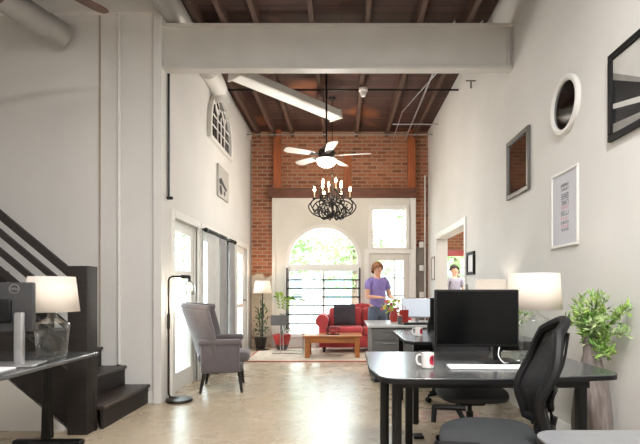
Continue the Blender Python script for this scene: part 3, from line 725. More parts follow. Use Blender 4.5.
t = sthing('window_3', 'wide bright window of the next room under a red header', 'window', (3.6, 12, .35))
f = MB().box(2.4, 11.96, .35, 2.47, 12.04, 2.1).box(4.83, 11.96, .35, 4.9, 12.04, 2.1).box(2.47, 11.96, .35, 4.83, 12.04, .43).box(3.62, 11.96, .43, 3.68, 12.04, 2.1)
f.build('window_frame', M['whitetrim'], t, True)
MB().box(2.4, 11.94, 2.08, 4.9, 12.0, 2.24).build('header', M['potred'], t, True)
MB().box(2.45, 12.0, .4, 4.85, 12.005, 2.1).build('glass_pane', M['winglass'], t, True)

t = thing('fill_light', 'added round fill light, unseen, in the next room beyond the doorway', 'ceiling light', (3.4, 8.6, 3.1))
MB().lathe([(0, 0), (.2, .01), (.22, .05), (.22, .1)], n=28).build('diffuser', M['panel'], t)
lamp('AREA', 'side_room_fill', (3.4, 8.6, 3.08), 160, (1, .97, .93), .4)  # added lamp, out of view, to brighten the next room
# ------------------------------------------------------------------ staircase
SY0, SY1 = 3.95, 4.895
t = thing('staircase', 'dark stained wooden staircase rising to the left', 'staircase', (-2.3, 4.3, 0))
RISE, RUN = .2, .25
NS = 9
for i in range(NS):
    x = -2.06 - RUN * i; z = RISE * (i + 1)
    MB().rbox(x - RUN - .02, SY0, z - .035, x + .025, SY1 - .0, z, .012).build('tread', M['treadwood'], t, True)
    MB().box(x - .02, SY0 + .01, z - RISE, x, SY1, z - .035).build('riser', M['darkwood'], t, True)
# stringer
def sz(x): return (-2.06 - x) * RISE / RUN
X1 = -2.06 - RUN * NS
MB().prism([(-2.28, 0.0), (-2.1, 0), (-2.1, sz(-2.1) + .26), (X1, sz(X1) + .26), (X1, sz(X1) - .02)][0:1] + [(-2.1, 0), (-2.1, sz(-2.1) + .3), (X1, sz(X1) + .3), (X1, sz(X1) - .17)], 'y', SY0 - .04, SY0).build('stringer', M['darkwood'], t, True, bevel=.004)
nw = MB().rbox(-2.27, 3.8, 0, -2.105, 3.965, 1.4, .006).build('newel_post', M['darkwood'], t, True, bevel=.004)
for k, z in enumerate((1.35, 1.19, 1.03, .87, .71)):
    th = .05 if k else .065
    x1 = -4.4; zz = z + (-2.27 - x1) * .84
    MB().prism([(-2.25, z), (-2.25, z - th * 1.3), (x1, zz - th * 1.3 ), (x1, zz)], 'y', 3.86, 3.9).build('handrail' if k == 0 else 'rail', M['darkwood'], t, True, bevel=.004)
for xx in (-3.9,):
    zz = (-2.27 - xx) * .84
    MB().rbox(xx - .05, 3.91, sz(xx) + .05, xx + .05, 3.99, zz + 1.36, .005).build('baluster', M['darkwood'], t, True)
struct(MB().prism([(-2.32, 0), (X1, sz(X1) - .16 ), (-5, sz(X1) - .16), (-5, 0)], 'y', SY0 - .03, SY0 + .03).build('wall_under_stair', M['white']), 'white wall panel closing the space under the stairs', 'wall')

# ------------------------------------------------------------------ left desk
t = thing('side_table', 'narrow dark table at the left edge carrying lamp and monitor', 'table', (-2.3, 2.6, 0))
TZ = .72
MB().rbox(-2.68, 1.4, TZ - .03, -1.9, 3.6, TZ, .01).build('tabletop', M['desk'], t, True)
for y in (1.75, 3.56):
    lg = MB().prism([(-2.315, .05), (-2.245, .05), (-2.265, TZ - .03), (-2.295, TZ - .03)], 'y', y - .03, y + .03).build('leg', M['black'], t, True, bevel=.006)
    MB().rbox(-2.54, y - .035, 0, -2.0, y + .035, .045, .02).build('foot', M['black'], lg, True)
MB().box(-2.31, 1.75, TZ - .07, -2.25, 3.5, TZ - .03).build('crossbar', M['black'], t, True)
# table lamps
def table_lamp(name, label, loc, shade_r=(.185, .155), shade_h=.255, zs=.355):
    t = thing(name, label, 'lamp', loc)
    MB().shell([(.0, .006), (.088, .004), (.096, .01), (.106, .15), (.116, .225), (.11, .245), (.075, .262), (.04, .28), (.028, .31), (.03, .335)], n=36).build('glass_base', M['glass'], t)
    st = MB().lathe([(.0, .34), (.02, .34), (.02, .365), (.01, .37), (.01, .42), (.0, .42)], n=12).build('socket', M['silver'], t)
    MB().ball((0, 0, .47), .028, 10).build('bulb', M['shadebulb'], st)
    MB().shell([(shade_r[0], zs), (shade_r[1], zs + shade_h)]).build('lamp_shade', M['shade'], t, solid=.003)
    f = MB()
    for k in range(3): f.tube([(0, 0, zs + shade_h - .03), (shade_r[1] * math.cos(k * 2.09), shade_r[1] * math.sin(k * 2.09), zs + shade_h - .01)], .0025, 5)
    f.tube([(0, 0, .42), (0, 0, zs + shade_h - .02)], .003, 5)
    f.build('shade_holder', M['silver'], t)
    lamp('POINT', 'lamp_bulb_light', (loc[0], loc[1], loc[2] + zs + .15), LAMPE, (1, .93, .85), .04)
    return t
LAMPE = 3.2
table_lamp('table_lamp', 'glass jug table lamp with white shade beside the newel post', (-2.08, 3.3, TZ), (.175, .147), .25, .325)
# left monitor (seen from behind)
t = thing('computer_monitor', 'dark computer monitor seen from behind on the side table', 'monitor', (-2.23, 2.94, TZ), R(12))
MB().rbox(-.3, -.02, .21, .24, .02, .53, .012).build('casing', M['grayplastic'], t)
MB().rbox(-.18, -.045, .27, .12, -.015, .42, .015).build('back_cover', M['blackplastic'], t)
MB().box(-.29, .0195, .22, .23, .022, .52).build('screen', M['screen'], t)
MB().rbox(.15, -.085, .0, .205, -.045, .34, .012).build('stand', M['silver'], t)
MB().rbox(-.02, -.16, 0, .29, .06, .014, .006).build('stand_base', M['silver'], t)
lg = MB().tube([(.13 + .028 * math.cos(a), -.0225, .487 + .028 * math.sin(a)) for a in [2 * PI * i / 24 for i in range(24)]], .0028, 6, closed=True).build('round_logo', M['silver'], t)
tx = text('DELL', .02, M['silver'], t, Matrix.Translation((.13, -.0215, .487)) @ Matrix.Rotation(PI / 2, 4, 'X'), 'logo_lettering')
tag(MB().tube(smoothpath([(-2.02, 3.1, TZ + .006), (-2.0, 3.06, TZ + .006), (-2.08, 3.02, TZ + .006), (-1.98, 2.95, TZ + .006), (-1.93, 2.9, TZ + .006), (-1.96, 3.2, TZ + .006)], 6), .004, 6).build('cable', M['blackplastic']), 'black cable lying on the side table by the glass lamp', 'cable')
tag(MB().rbox(-2.15, 2.62, TZ, -1.98, 2.8, TZ + .012, .004).build('notepad', M['paper']), 'small pale notepad on the side table below the monitor', 'notepad')

# ------------------------------------------------------------------ floor lamp
t = thing('floor_lamp', 'slim dark metal floor lamp with angled arm beside the column', 'floor lamp', (-1.755, 4.96, 0))
MB().lathe([(.0, 0), (.135, 0), (.14, .012), (.135, .03), (.03, .036), (.0, .036)], n=36).build('base', M['bronze'], t)
MB().tube([(0, 0, .03), (-.1, 0, .05), (-.115, 0, .08), (-.115, 0, 1.3), (-.105, 0, 1.33), (-.08, 0, 1.345), (.12, 0, 1.345)], .011, 10).build('pole', M['bronze'], t)
MB().tube([(-.115, 0, .78), (-.115, 0, .95)], .017, 10).build('height_clamp', M['bronze'], t)
MB().tube([(.02, 0, 1.345), (.11, 0, 1.34)], .02, 10).tube([(.11, 0, 1.345), (.11, 0, 1.29)], .014, 10).build('lamp_head', M['bronze'], t)
MB().shell([(.02, 1.3), (.05, 1.27), (.062, 1.2), (.055, 1.15)], (.11, 0, 0), 20).build('glass_shade', M['glass'], t, solid=.003)
MB().ball((.11, 0, 1.225), .033, 12).build('bulb', M['shadebulb'], t)
lamp('POINT', 'floor_lamp_light', (-1.645, 4.96, 1.08), 5, (1, .88, .7), .03)

# ------------------------------------------------------------------ armchair
t = thing('armchair', 'taupe grey wingback armchair with dark tapered legs', 'armchair', (-1.51, 5.62, 0), R(-90 + 10))
# local: faces +y, width x
f = MB().rbox(-.33, -.17, .24, .33, .3, .36, .04)
f.build('seat_frame', M['armfab'], t)
MB().rbox(-.245, -.22, .35, .245, .38, .46, .045, seg=4).build('seat_cushion', M['armfab'], t)
def backfn(u, v):
    # u across including wings, v up
    a = (u - .5) * 2
    z = .22 + v * .79 - .03 * abs(a) ** 3 * v
    w_ = .3 + .05 * math.sin(v * PI * .9) + .01 * v
    curve = abs(a) ** 2.6 * (.2 + .12 * v)
    y = -.15 - .25 * v + curve + .02 * math.sin(v * PI)
    return (a * w_, y, z)
MB().grid(backfn, 24, 16).build('backrest', M['armfab'], t, solid=.085, subsurf=1)
pp = [backfn(i / 24, 1) for i in range(25)]
MB().tube([(p[0], p[1], p[2] + .002) for p in pp], .04, 8).build('back_roll', M['armfab'], t)
for s_ in (-1, 1):
    f = MB()
    f.rbox(s_ * .315 - .045, -.17, .24, s_ * .315 + .045, .27, .6, .035)
    f.rbox(s_ * .32 - .055, -.2, .555, s_ * .32 + .055, .29, .63, .035, seg=4)
    f.build('armrest', M['armfab'], t)
for s_ in (-1, 1):
    for s2 in (-1, 1):
        x, y = s_ * .27, (.26 if s2 > 0 else -.13)
        MB().tube([(x, y, .26), (x + s_ * .02, y + s2 * .03 - (.02 if s2 < 0 else 0), 0)], [.026, .014], 10).build('leg', M['darkwood'], t)

# ------------------------------------------------------------------ rugs
t = thing('area_rug', 'large pale rug with thin red border under the coffee table', 'rug', (-.4, 8.6, 0))
MB().box(-1.62, 7.72, .001, 1.2, 9.5, .012).build('rug_field', M['rug'], t, True)
MB().box(-1.66, 7.66, .001, 1.24, 7.72, .013).box(-1.66, 9.5, .001, 1.24, 9.53, .013).box(-1.66, 7.72, .001, -1.62, 9.5, .013).box(1.2, 7.72, .001, 1.24, 9.5, .013).build('rug_border', M['rugred'], t, True)
tag(MB().box(.72, 4.17, .001, 1.32, 4.55, .01).build('small_rug', M['rugpink']), 'small faded pink mat on the floor beneath the desks', 'rug')

# ------------------------------------------------------------------ sofa
def slab(mb, x0, y0, z0, x1, y1, z1, r): mb.rbox(x0, y0, z0, x1, y1, z1, r, seg=4)
t = thing('sofa', 'red upholstered sofa with rolled arms under the windows', 'sofa', (.35, 9.0, 0)); t.location.z = .013
SXa, SXb = -.46, 1.28
f = MB(); slab(f, SXa + .1, 8.72, .1, SXb - .1, 9.36, .34, .03); f.build('seat_base', M['red'], t, True)
for k in range(2):
    a = SXa + .2 + k * .67; f = MB(); slab(f, a, 8.68, .335, a + .665, 9.2, .49, .05); f.build('seat_cushion', M['red'], t, True)
    f = MB(); slab(f, a, 9.1, .46, a + .665, 9.28, .84, .07); f.build('back_cushion', M['red'], t, True)
def sbk(u, v): return 0
pts = [(SXa + .12, .3), (SXa + .12, .66), (SXa + .3, .78), (-.05, .86), (.4, .92), (.85, .86), (SXb - .3, .78), (SXb - .12, .66), (SXb - .12, .3)]
MB().prism(pts, 'y', 9.26, 9.4).build('backrest', M['red'], t, True, bevel=.02)
for s_, x in ((-1, SXa + .1), (1, SXb - .1)):
    f = MB(); slab(f, x - .08, 8.7, .1, x + .08, 9.36, .56, .03)
    f.tube([(x + s_ * .02, 8.69, .6), (x + s_ * .02, 9.3, .6)], .12, 20); f.build('armrest', M['red'], t, True)
for x in (SXa + .12, SXb - .12):
    for y in (8.76, 9.32): MB().tube([(x, y, .1), (x, y, 0)], [.03, .02], 10).build('leg', M['darkwood'], t, True)
def cushion(name, label, loc, w, h, rx, rz, m):
    def fn(u, v):
        a, b = u * 2 - 1, v * 2 - 1
        k = (1 - a ** 4) * (1 - b ** 4)
        return (a * w / 2 * (1 - .06 * (1 - abs(b)) * 0), k * .075, b * h / 2)
    mb = MB().grid(fn, 12, 12).grid(lambda u, v: (fn(u, v)[0], -fn(u, v)[1], fn(u, v)[2]), 12, 12)
    o = mb.build(name, m, None, loc=(0, 0, 0)); o.location = loc; o.rotation_euler = (rx, 0, rz)
    return tag(o, label, 'cushion', 'cushions on the sofa')
cushion('throw_pillow', 'square dark charcoal pillow on the left seat of the red sofa', (.05, 8.96, .72), .42, .42, R(-14), R(4), M['pillow'])
cushion('throw_pillow', 'dark charcoal pillow behind the standing person', (.78, 8.96, .71), .42, .42, R(-14), R(-8), M['pillow'])

# ------------------------------------------------------------------ coffee table
t = thing('coffee_table', 'honey oak coffee table in front of the red sofa', 'coffee table', (-.17, 8.3, .013))
f = MB().rbox(-.52, -.3, .36, .52, .3, .39, .01).build('tabletop', M['tablewood'], t)
MB().box(-.46, -.25, .26, .46, -.23, .36).box(-.46, .23, .26, .46, .25, .36).box(-.46, -.23, .26, -.44, .23, .36).box(.44, -.23, .26, .46, .23, .36).build('apron', M['tablewood'], t)
for sx in (-1, 1):
    for sy in (-1, 1):
        x, y = sx * .44, sy * .23
        MB().prism([(x - .04, y - .04), (x + .04, y - .04), (x + .04, y + .04), (x - .04, y + .04)], 'z', 0, .36).build('leg', M['tablewood'], t, bevel=.006)
t = thing('wire_basket', 'small dark wire basket on the coffee table', 'basket', (-.16, 8.22, .404))
for z in (.005, .12):
    MB().tube([(.11 * math.cos(a) * (1 if z < .05 else 1.1), .08 * math.sin(a), z) for a in [2 * PI * i / 20 for i in range(20)]], .005, 5, closed=True).build('rim', M['black'], t)
f = MB()
for i in range(16):
    a = 2 * PI * i / 16; f.tube([(.11 * math.cos(a), .08 * math.sin(a), .005), (.12 * math.cos(a), .08 * math.sin(a), .12)], .003, 5)
f.build('wires', M['black'], t)
tag(MB().rbox(-.2, 8.18, .409, -.12, 8.26, .47, .01).build('bundle', M['potred']), 'small red parcel inside the wire basket', 'parcel')

# ------------------------------------------------------------------ far left corner
t = thing('floor_lamp', 'black pole floor lamp with lit white shade in the far left corner', 'floor lamp', (-1.58, 9.15, 0))
MB().lathe([(0, 0), (.13, 0), (.13, .02), (.02, .035), (0, .035)]).build('base', M['black'], t)
MB().tube([(0, 0, .03), (0, 0, 1.2)], .011, 8).build('pole', M['black'], t)
MB().shell([(.185, 1.14), (.14, 1.38)]).build('lamp_shade', M['shade'], t, solid=.003)
MB().ball((0, 0, 1.24), .03, 10).build('bulb', M['shadebulb'], t)
lamp('POINT', 'corner_lamp_light', (-1.58, 9.15, 1.3), 9, (1, .62, .42), .04)
def frond(mb, root, tip, w, n=9):
    pts = smoothpath([root, (Vector(root) + Vector(tip)) / 2 + Vector((0, 0, .12)), tip], 6)
    for i in range(2, len(pts)):
        p = pts[i]; d_ = (pts[i] - pts[i - 1]).normalized(); sd = d_.cross(Vector((0, 0, 1))).normalized()
        for s_ in (-1, 1):
            L_ = w * (1 - abs(i / len(pts) - .5) * .9)
            e = p + (sd * s_ * .8 + d_ * .7) * L_ + Vector((0, 0, -L_ * .2))
            m_ = (p + e) / 2; q = d_ * L_ * .16
            mb.add([p[:], (m_ + q + Vector((0, 0, .01)))[:], e[:], (m_ - q)[:]], [(0, 1, 2, 3)])
def leafset(mb, c, n, spread, ls, rnd, up=.4):
    for i in range(n):
        while True:
            v = Vector((rnd.uniform(-1, 1), rnd.uniform(-1, 1), rnd.uniform(-1, 1)))
            if v.length <= 1: break
        p = Vector(c) + Vector((v.x * spread[0], v.y * spread[1], v.z * spread[2]))
        d_ = (v * .6 + Vector((rnd.uniform(-1, 1), rnd.uniform(-1, 1), rnd.uniform(-.6, 1) + up))).normalized()
        sd = d_.cross(Vector((rnd.uniform(-1, 1), rnd.uniform(-1, 1), rnd.uniform(-1, 1)))).normalized()
        L_ = ls * rnd.uniform(.6, 1.3); w_ = L_ * .3; nn = d_.cross(sd) * w_ * .25
        mb.add([p[:], (p + d_ * L_ * .45 + sd * w_ * .5 + nn)[:], (p + d_ * L_)[:], (p + d_ * L_ * .45 - sd * w_ * .5 + nn)[:], (p + d_ * L_ * .45)[:]], [(0, 1, 4), (1, 2, 4), (2, 3, 4), (3, 0, 4)])
rnd = random.Random(5)
t = thing('potted_palm', 'bright green palm in a red and dark pot beside the arched window', 'potted plant', (-1.2, 9.2, .013))
MB().lathe([(0, 0), (.1, 0), (.135, .1)], n=24).build('pot_foot', M['potdark'], t)
MB().lathe([(.135, .1), (.18, .26), (.185, .3), (.165, .3), (.15, .25), (0, .24)], n=24).build('pot', M['potred'], t)
f = MB()
stems = MB()
for a, r_, z in ((0, .28, 1.1), (.8, .3, 1.0), (2.0, .18, 1.12), (3.4, .12, 1.05), (5.3, .24, 1.02), (.2, .46, 1.14), (5.9, .5, .98)):
    tip = (r_ * math.cos(a), r_ * math.sin(a) * .6, z); rt = (tip[0] * .35, tip[1] * .35, .72)
    stems.tube([(0, 0, .24), (rt[0] * .6, rt[1] * .6, .5), rt], .007, 5); frond(f, rt, tip, .13)
stems.build('stems', M['leafdark'], t); f.build('fronds', M['palm'], t, smooth=False)
t = thing('potted_plant', 'dark leafy plant behind the corner floor lamp', 'potted plant', (-1.66, 9.4, .013))
MB().lathe([(0, 0), (.09, 0), (.13, .22), (.115, .22), (0, .2)], n=20).build('pot', M['potdark'], t)
f = MB(); leafset(f, (0.02, -.03, .55), 170, (.13, .13, .38), .09, rnd); f.build('foliage', M['leafdark'], t, smooth=False)
f = MB()
for a in range(5): f.tube([(0, 0, .18), (.06 * math.cos(a * 1.3), .06 * math.sin(a * 1.3), .75)], .006, 5)
f.build('stems', M['bark'], t)
# chrome chair
t = thing('cantilever_chair', 'chrome framed side chair with low grey back', 'chair', (-1.0, 8.72, .013), R(0))
for s_ in (-1, 1):
    y = s_ * .2
    MB().tube(smoothpath([(-.27, y, .72), (-.25, y, .45), (-.2, y, .43)], 4)[:0] + [(-.14, y, .72), (-.14, y, .02), (-.12, y, .012), (.26, y, .012), (.28, y, .03), (.28, y, .42), (.26, y, .44), (-.14, y, .44)], .011, 8).build('side_frame', M['chrome'], t)
MB().tube([(-.3, -.2, .012), (-.14, -.2, .012)], .011, 8).tube([(-.3, .2, .012), (-.14, .2, .012)], .011, 8).build('rear_foot', M['chrome'], t)
MB().rbox(-.13, -.19, .44, .26, .19, .462, .008).build('seat', M['glass'], t)
MB().rbox(-.32, -.215, .53, -.02, -.2, .72, .005).rbox(-.16, -.2, .53, -.135, .215, .72, .01).build('backrest', M['slinggrey'], t)

# ------------------------------------------------------------------ monitors
def office_monitor(name, label, loc, rz, w_, h_, z0, m, scr, standm, sx=0):
    t = thing(name, label, 'monitor', loc, rz)
    MB().rbox(-w_ / 2, -.018, z0, w_ / 2, .018, z0 + h_, .006).build('casing', m, t)
    MB().box(-w_ / 2 + .012, -.0205, z0 + .018, w_ / 2 - .012, -.0175, z0 + h_ - .012).build('screen', scr, t)
    MB().rbox(sx - .022, .02, 0.01, sx + .022, .05, z0 + .12, .006).build('stand', standm, t)
    MB().rbox(sx - .11, -.07, 0, sx + .11, .11, .012, .005).build('stand_base', standm, t)
    return t

# ------------------------------------------------------------------ desks
def desk(name, label, poly, z, th, m, legs, leg_w=.055, rails=None):
    cx_ = sum(p[0] for p in poly) / len(poly); cy_ = sum(p[1] for p in poly) / len(poly)
    t = thing(name, label, 'desk', (cx_, cy_, 0))
    MB().prism(poly, 'z', z - .008, z).build('desktop', m, t, True, bevel=.002)
    MB().prism(poly, 'z', z - th, z - .008).build('edge_band', M['blackplastic'], t, True)
    for x, y in legs: 
        lg = MB().rbox(x - leg_w / 2, y - leg_w / 2, 0.012, x + leg_w / 2, y + leg_w / 2, z - th, .006).build('leg', M['black'], t, True)
        MB().lathe([(.022, 0), (.026, .012), (.0, .014)], (x, y, 0), 12).build('foot_pad', M['blackplastic'], lg, True)
    if rails:
        for a, b in rails:
            MB().box(min(a[0], b[0]) - .015, min(a[1], b[1]) - .015, z - th - .06, max(a[0], b[0]) + .015, max(a[1], b[1]) + .015, z - th).build('rail', M['black'], t, True)
    return t
DZT = .75
def arcpts(cx_, cy_, r_, a0, a1, n=6): return [(cx_ + r_ * math.cos(R(a0 + (a1 - a0) * i / n)), cy_ + r_ * math.sin(R(a0 + (a1 - a0) * i / n))) for i in range(n + 1)]
poly1 = [(.17, 3.36), (.16, 2.66)] + arcpts(.30, 2.45, .11, 200, 262) + [(.8, 2.335)] + arcpts(1.41, 2.53, .09, -75, 0) + [(1.49, 3.36)]
desk('office_desk', 'dark topped desk with rounded corners carrying the large monitor', poly1, DZT, .03, M['desk'], [(.3, 2.52), (.47, 3.24), (1.35, 2.6), (1.38, 3.24), (.245, 2.66)], .05, [((.3, 2.55), (1.35, 2.55)), ((.47, 3.24), (1.38, 3.24))])
# small front desk
poly0 = arcpts(.68, 1.4, .08, 90, 180)[::1] + [(.6, .75), (1.79, .75), (1.79, 1.48)]
desk('office_desk', 'grey topped desk in the near right corner, only its edge showing', poly0, DZT, .03, M['deskgray'], [(.68, .83), (.72, 1.33), (1.72, .83), (1.72, 1.38)], .05)
poly2 = [(.56, 4.12), (.62, 4.02), (1.78, 4.02), (1.78, 5.12), (.56, 5.12)]
desk('office_desk', 'dark desk in the second row with a mug on it', poly2, DZT, .03, M['desk'], [(.66, 4.12), (.64, 5.02), (1.72, 4.12), (1.72, 5.02)], .05, [((.66, 4.12), (1.72, 4.12))])
# counter cabinet
t = thing('counter_cabinet', 'grey drawer cabinet with pale worktop in front of the sofa', 'cabinet', (.98, 6.4, 0))
MB().box(.38, 5.95, .06, 1.6, 6.78, .71).build('body', M['cabinet'], t, True)
MB().box(.42, 5.98, 0, 1.56, 6.74, .06).build('plinth', M['black'], t, True)
MB().rbox(.33, 5.9, .715, 1.62, 6.84, .75, .008).build('worktop', M['topwhite'], t, True)
for k in range(3):
    for j in range(4):
        x0 = .4 + k * .4; z0 = .08 + j * .157
        dr = MB().rbox(x0 + .02, 5.932, z0, x0 + .4, 5.952, z0 + .145, .004).build('drawer', M['cabinet'], t, True)
        MB().box(x0 + .13, 5.915, z0 + .11, x0 + .29, 5.932, z0 + .122).build('drawer_handle', M['silver'], dr, True)
office_monitor('computer_monitor', 'slim silver monitor with pale lit screen on the counter', (1.03, 6.3, .75), R(-10), .42, .27, .07, M['silver'], M['screenlit'], M['silver'])
tag(MB().rbox(.8, 5.93, .751, 1.3, 6.1, .775, .01).build('desk_organiser', M['black']), 'black low tray on the counter below the pale monitor', 'tray')
t = thing('flower_vase', 'red vase holding yellow and pink flowers on the counter', 'vase', (.74, 6.55, .75))
MB().lathe([(0, 0), (.05, 0), (.065, .06), (.055, .14), (.045, .16), (.04, .16), (.045, .1), (0, .02)]).build('vase', M['potred'], t)
f = MB(); leafset(f, (0, 0, .22), 90, (.17, .1, .09), .06, rnd); f.build('leaves', M['palm'], t, smooth=False)
f = MB(); g = MB()
for i in range(16): (f if i % 2 else g).ball((rnd.uniform(-.18, .15), rnd.uniform(-.08, .08), rnd.uniform(.17, .3)), .022, 6)
f.build('yellow_blossoms', M['flower_y'], t); g.build('pink_blossoms', M['flower_p'], t)
t = thing('gift_bag', 'red paper bag standing on the counter beside the flowers', 'bag', (.84, 6.25, .751))
MB().prism([(-.055, 0), (.055, 0), (.06, .18), (-.06, .18)], 'y', -.035, .035).build('bag_body', M['potred'], t)
MB().tube(smoothpath([(-.03, 0, .17), (-.02, 0, .22), (.02, 0, .22), (.03, 0, .17)], 4), .003, 5).build('handle', M['potred'], t)
t = thing('tumbler', 'dark tumbler with red lid on the counter in front of the red bag', 'cup', (.755, 6.0, .751))
MB().lathe([(0, 0), (.028, 0), (.034, .1), (.03, .1), (0, .09)]).build('cup_body', M['frgrey'], t)
MB().lathe([(.035, .1), (.036, .115), (0, .12)]).build('lid', M['potred'], t)

# big monitor
office_monitor('computer_monitor', 'large black monitor facing the camera on the front desk', (.837, 2.87, DZT), R(0), .52, .355, .098, M['blackplastic'], M['screen'], M['blackplastic'], sx=.14)
office_monitor('computer_monitor', 'black monitor on the second desk, mostly hidden behind the large one', (1.13, 4.6, DZT), R(-24), .5, .3, .07, M['blackplastic'], M['screen'], M['silver'])
# keyboard
t = thing('keyboard', 'white flat keyboard in front of the large monitor', 'keyboard', (.835, 2.66, DZT), R(-2))
MB().rbox(-.22, -.06, 0, .22, .06, .01, .004).build('keyboard_body', M['keyboard'], t)
f = MB()
for r_ in range(5):
    for c_ in range(15): f.box(-.212 + c_ * .0283, -.053 + r_ * .0215, .01, -.212 + c_ * .0283 + .0245, -.053 + r_ * .0215 + .018, .0125)
f.build('keys', M['paper'], t, smooth=False)
t = thing('computer_mouse', 'black mouse beside the white keyboard', 'mouse', (1.1, 2.72, DZT), R(10))
MB().ball((0, 0, .0), .03, 12, sc=(1, 1.7, .9)).build('mouse_body', M['blackplastic'], t)
tag(MB().tube(smoothpath([(1.02, 2.79, DZT + .005), (.97, 2.76, DZT + .005), (1.02, 2.72, DZT + .005), (1.07, 2.75, DZT + .005), (1.2, 2.84, DZT + .005), (1.16, 2.95, DZT + .005)], 6), .004, 6).build('cable', M['blackplastic']), 'black looping cable beside the stand of the large monitor', 'cable')
tag(MB().tube(smoothpath([(.965, 2.82, DZT + .1), (.95, 2.79, DZT + .05), (.98, 2.77, DZT + .01), (1.06, 2.86, DZT + .006), (1.12, 2.9, DZT + .006)], 6), .0035, 6).build('cable', M['keyboard']), 'white cable curving down from the large monitor', 'cable')
def mug(name, label, loc, rz):
    t = thing(name, label, 'mug', loc, rz)
    t.scale = (.88, .88, .88)
    MB().lathe([(0, 0), (.036, 0), (.041, .006), (.042, .1), (.038, .1), (.037, .012), (0, .01)], n=28).build('cup', M['ceramic'], t)
    MB().tube(smoothpath([(-.038, 0, .082), (-.062, 0, .084), (-.073, 0, .055), (-.062, 0, .025), (-.038, 0, .02)], 5), .006, 8).build('handle', M['ceramic'], t)
    f = MB().grid(lambda u, v: ((.0428 * math.cos(R(-78 + 66 * u)) , .0428 * math.sin(R(-78 + 66 * u)), .055 + (v - .5) * .066 * math.sqrt(max(0, 1 - (2 * u - 1) ** 2)))), 12, 6)
    f.build('red_emblem', M['mugred'], t)
    f = MB().grid(lambda u, v: ((.0434 * math.cos(R(-58 + 26 * u)) , .0434 * math.sin(R(-58 + 26 * u)), .062 + (v - .5) * .032 * math.sqrt(max(0, 1 - (2 * u - 1) ** 2)))), 8, 4)
    f.build('dark_centre', M['mugdark'], t)
    return t
mug0 = mug('mug', 'white mug with round red emblem on the front desk', (.495, 2.66, DZT), R(-8))
dup(mug0, (.75, 4.5, DZT), R(-5), 'white mug with red emblem on the second desk')
tag(MB().rbox(.58, 3.7, 0, .66, 3.8, .02, .004).build('adapter', M['blackplastic']), 'small black power adapter on the floor beneath the desks', 'adapter')

# lamps on the right
table_lamp('table_lamp', 'glass table lamp with white shade on the front desk behind the chair', (1.335, 3.2, DZT), (.18, .165), .25, .315)
table_lamp('table_lamp', 'white shaded table lamp half hidden behind the large monitor', (1.6, 4.95, DZT), (.175, .15), .25, .315)

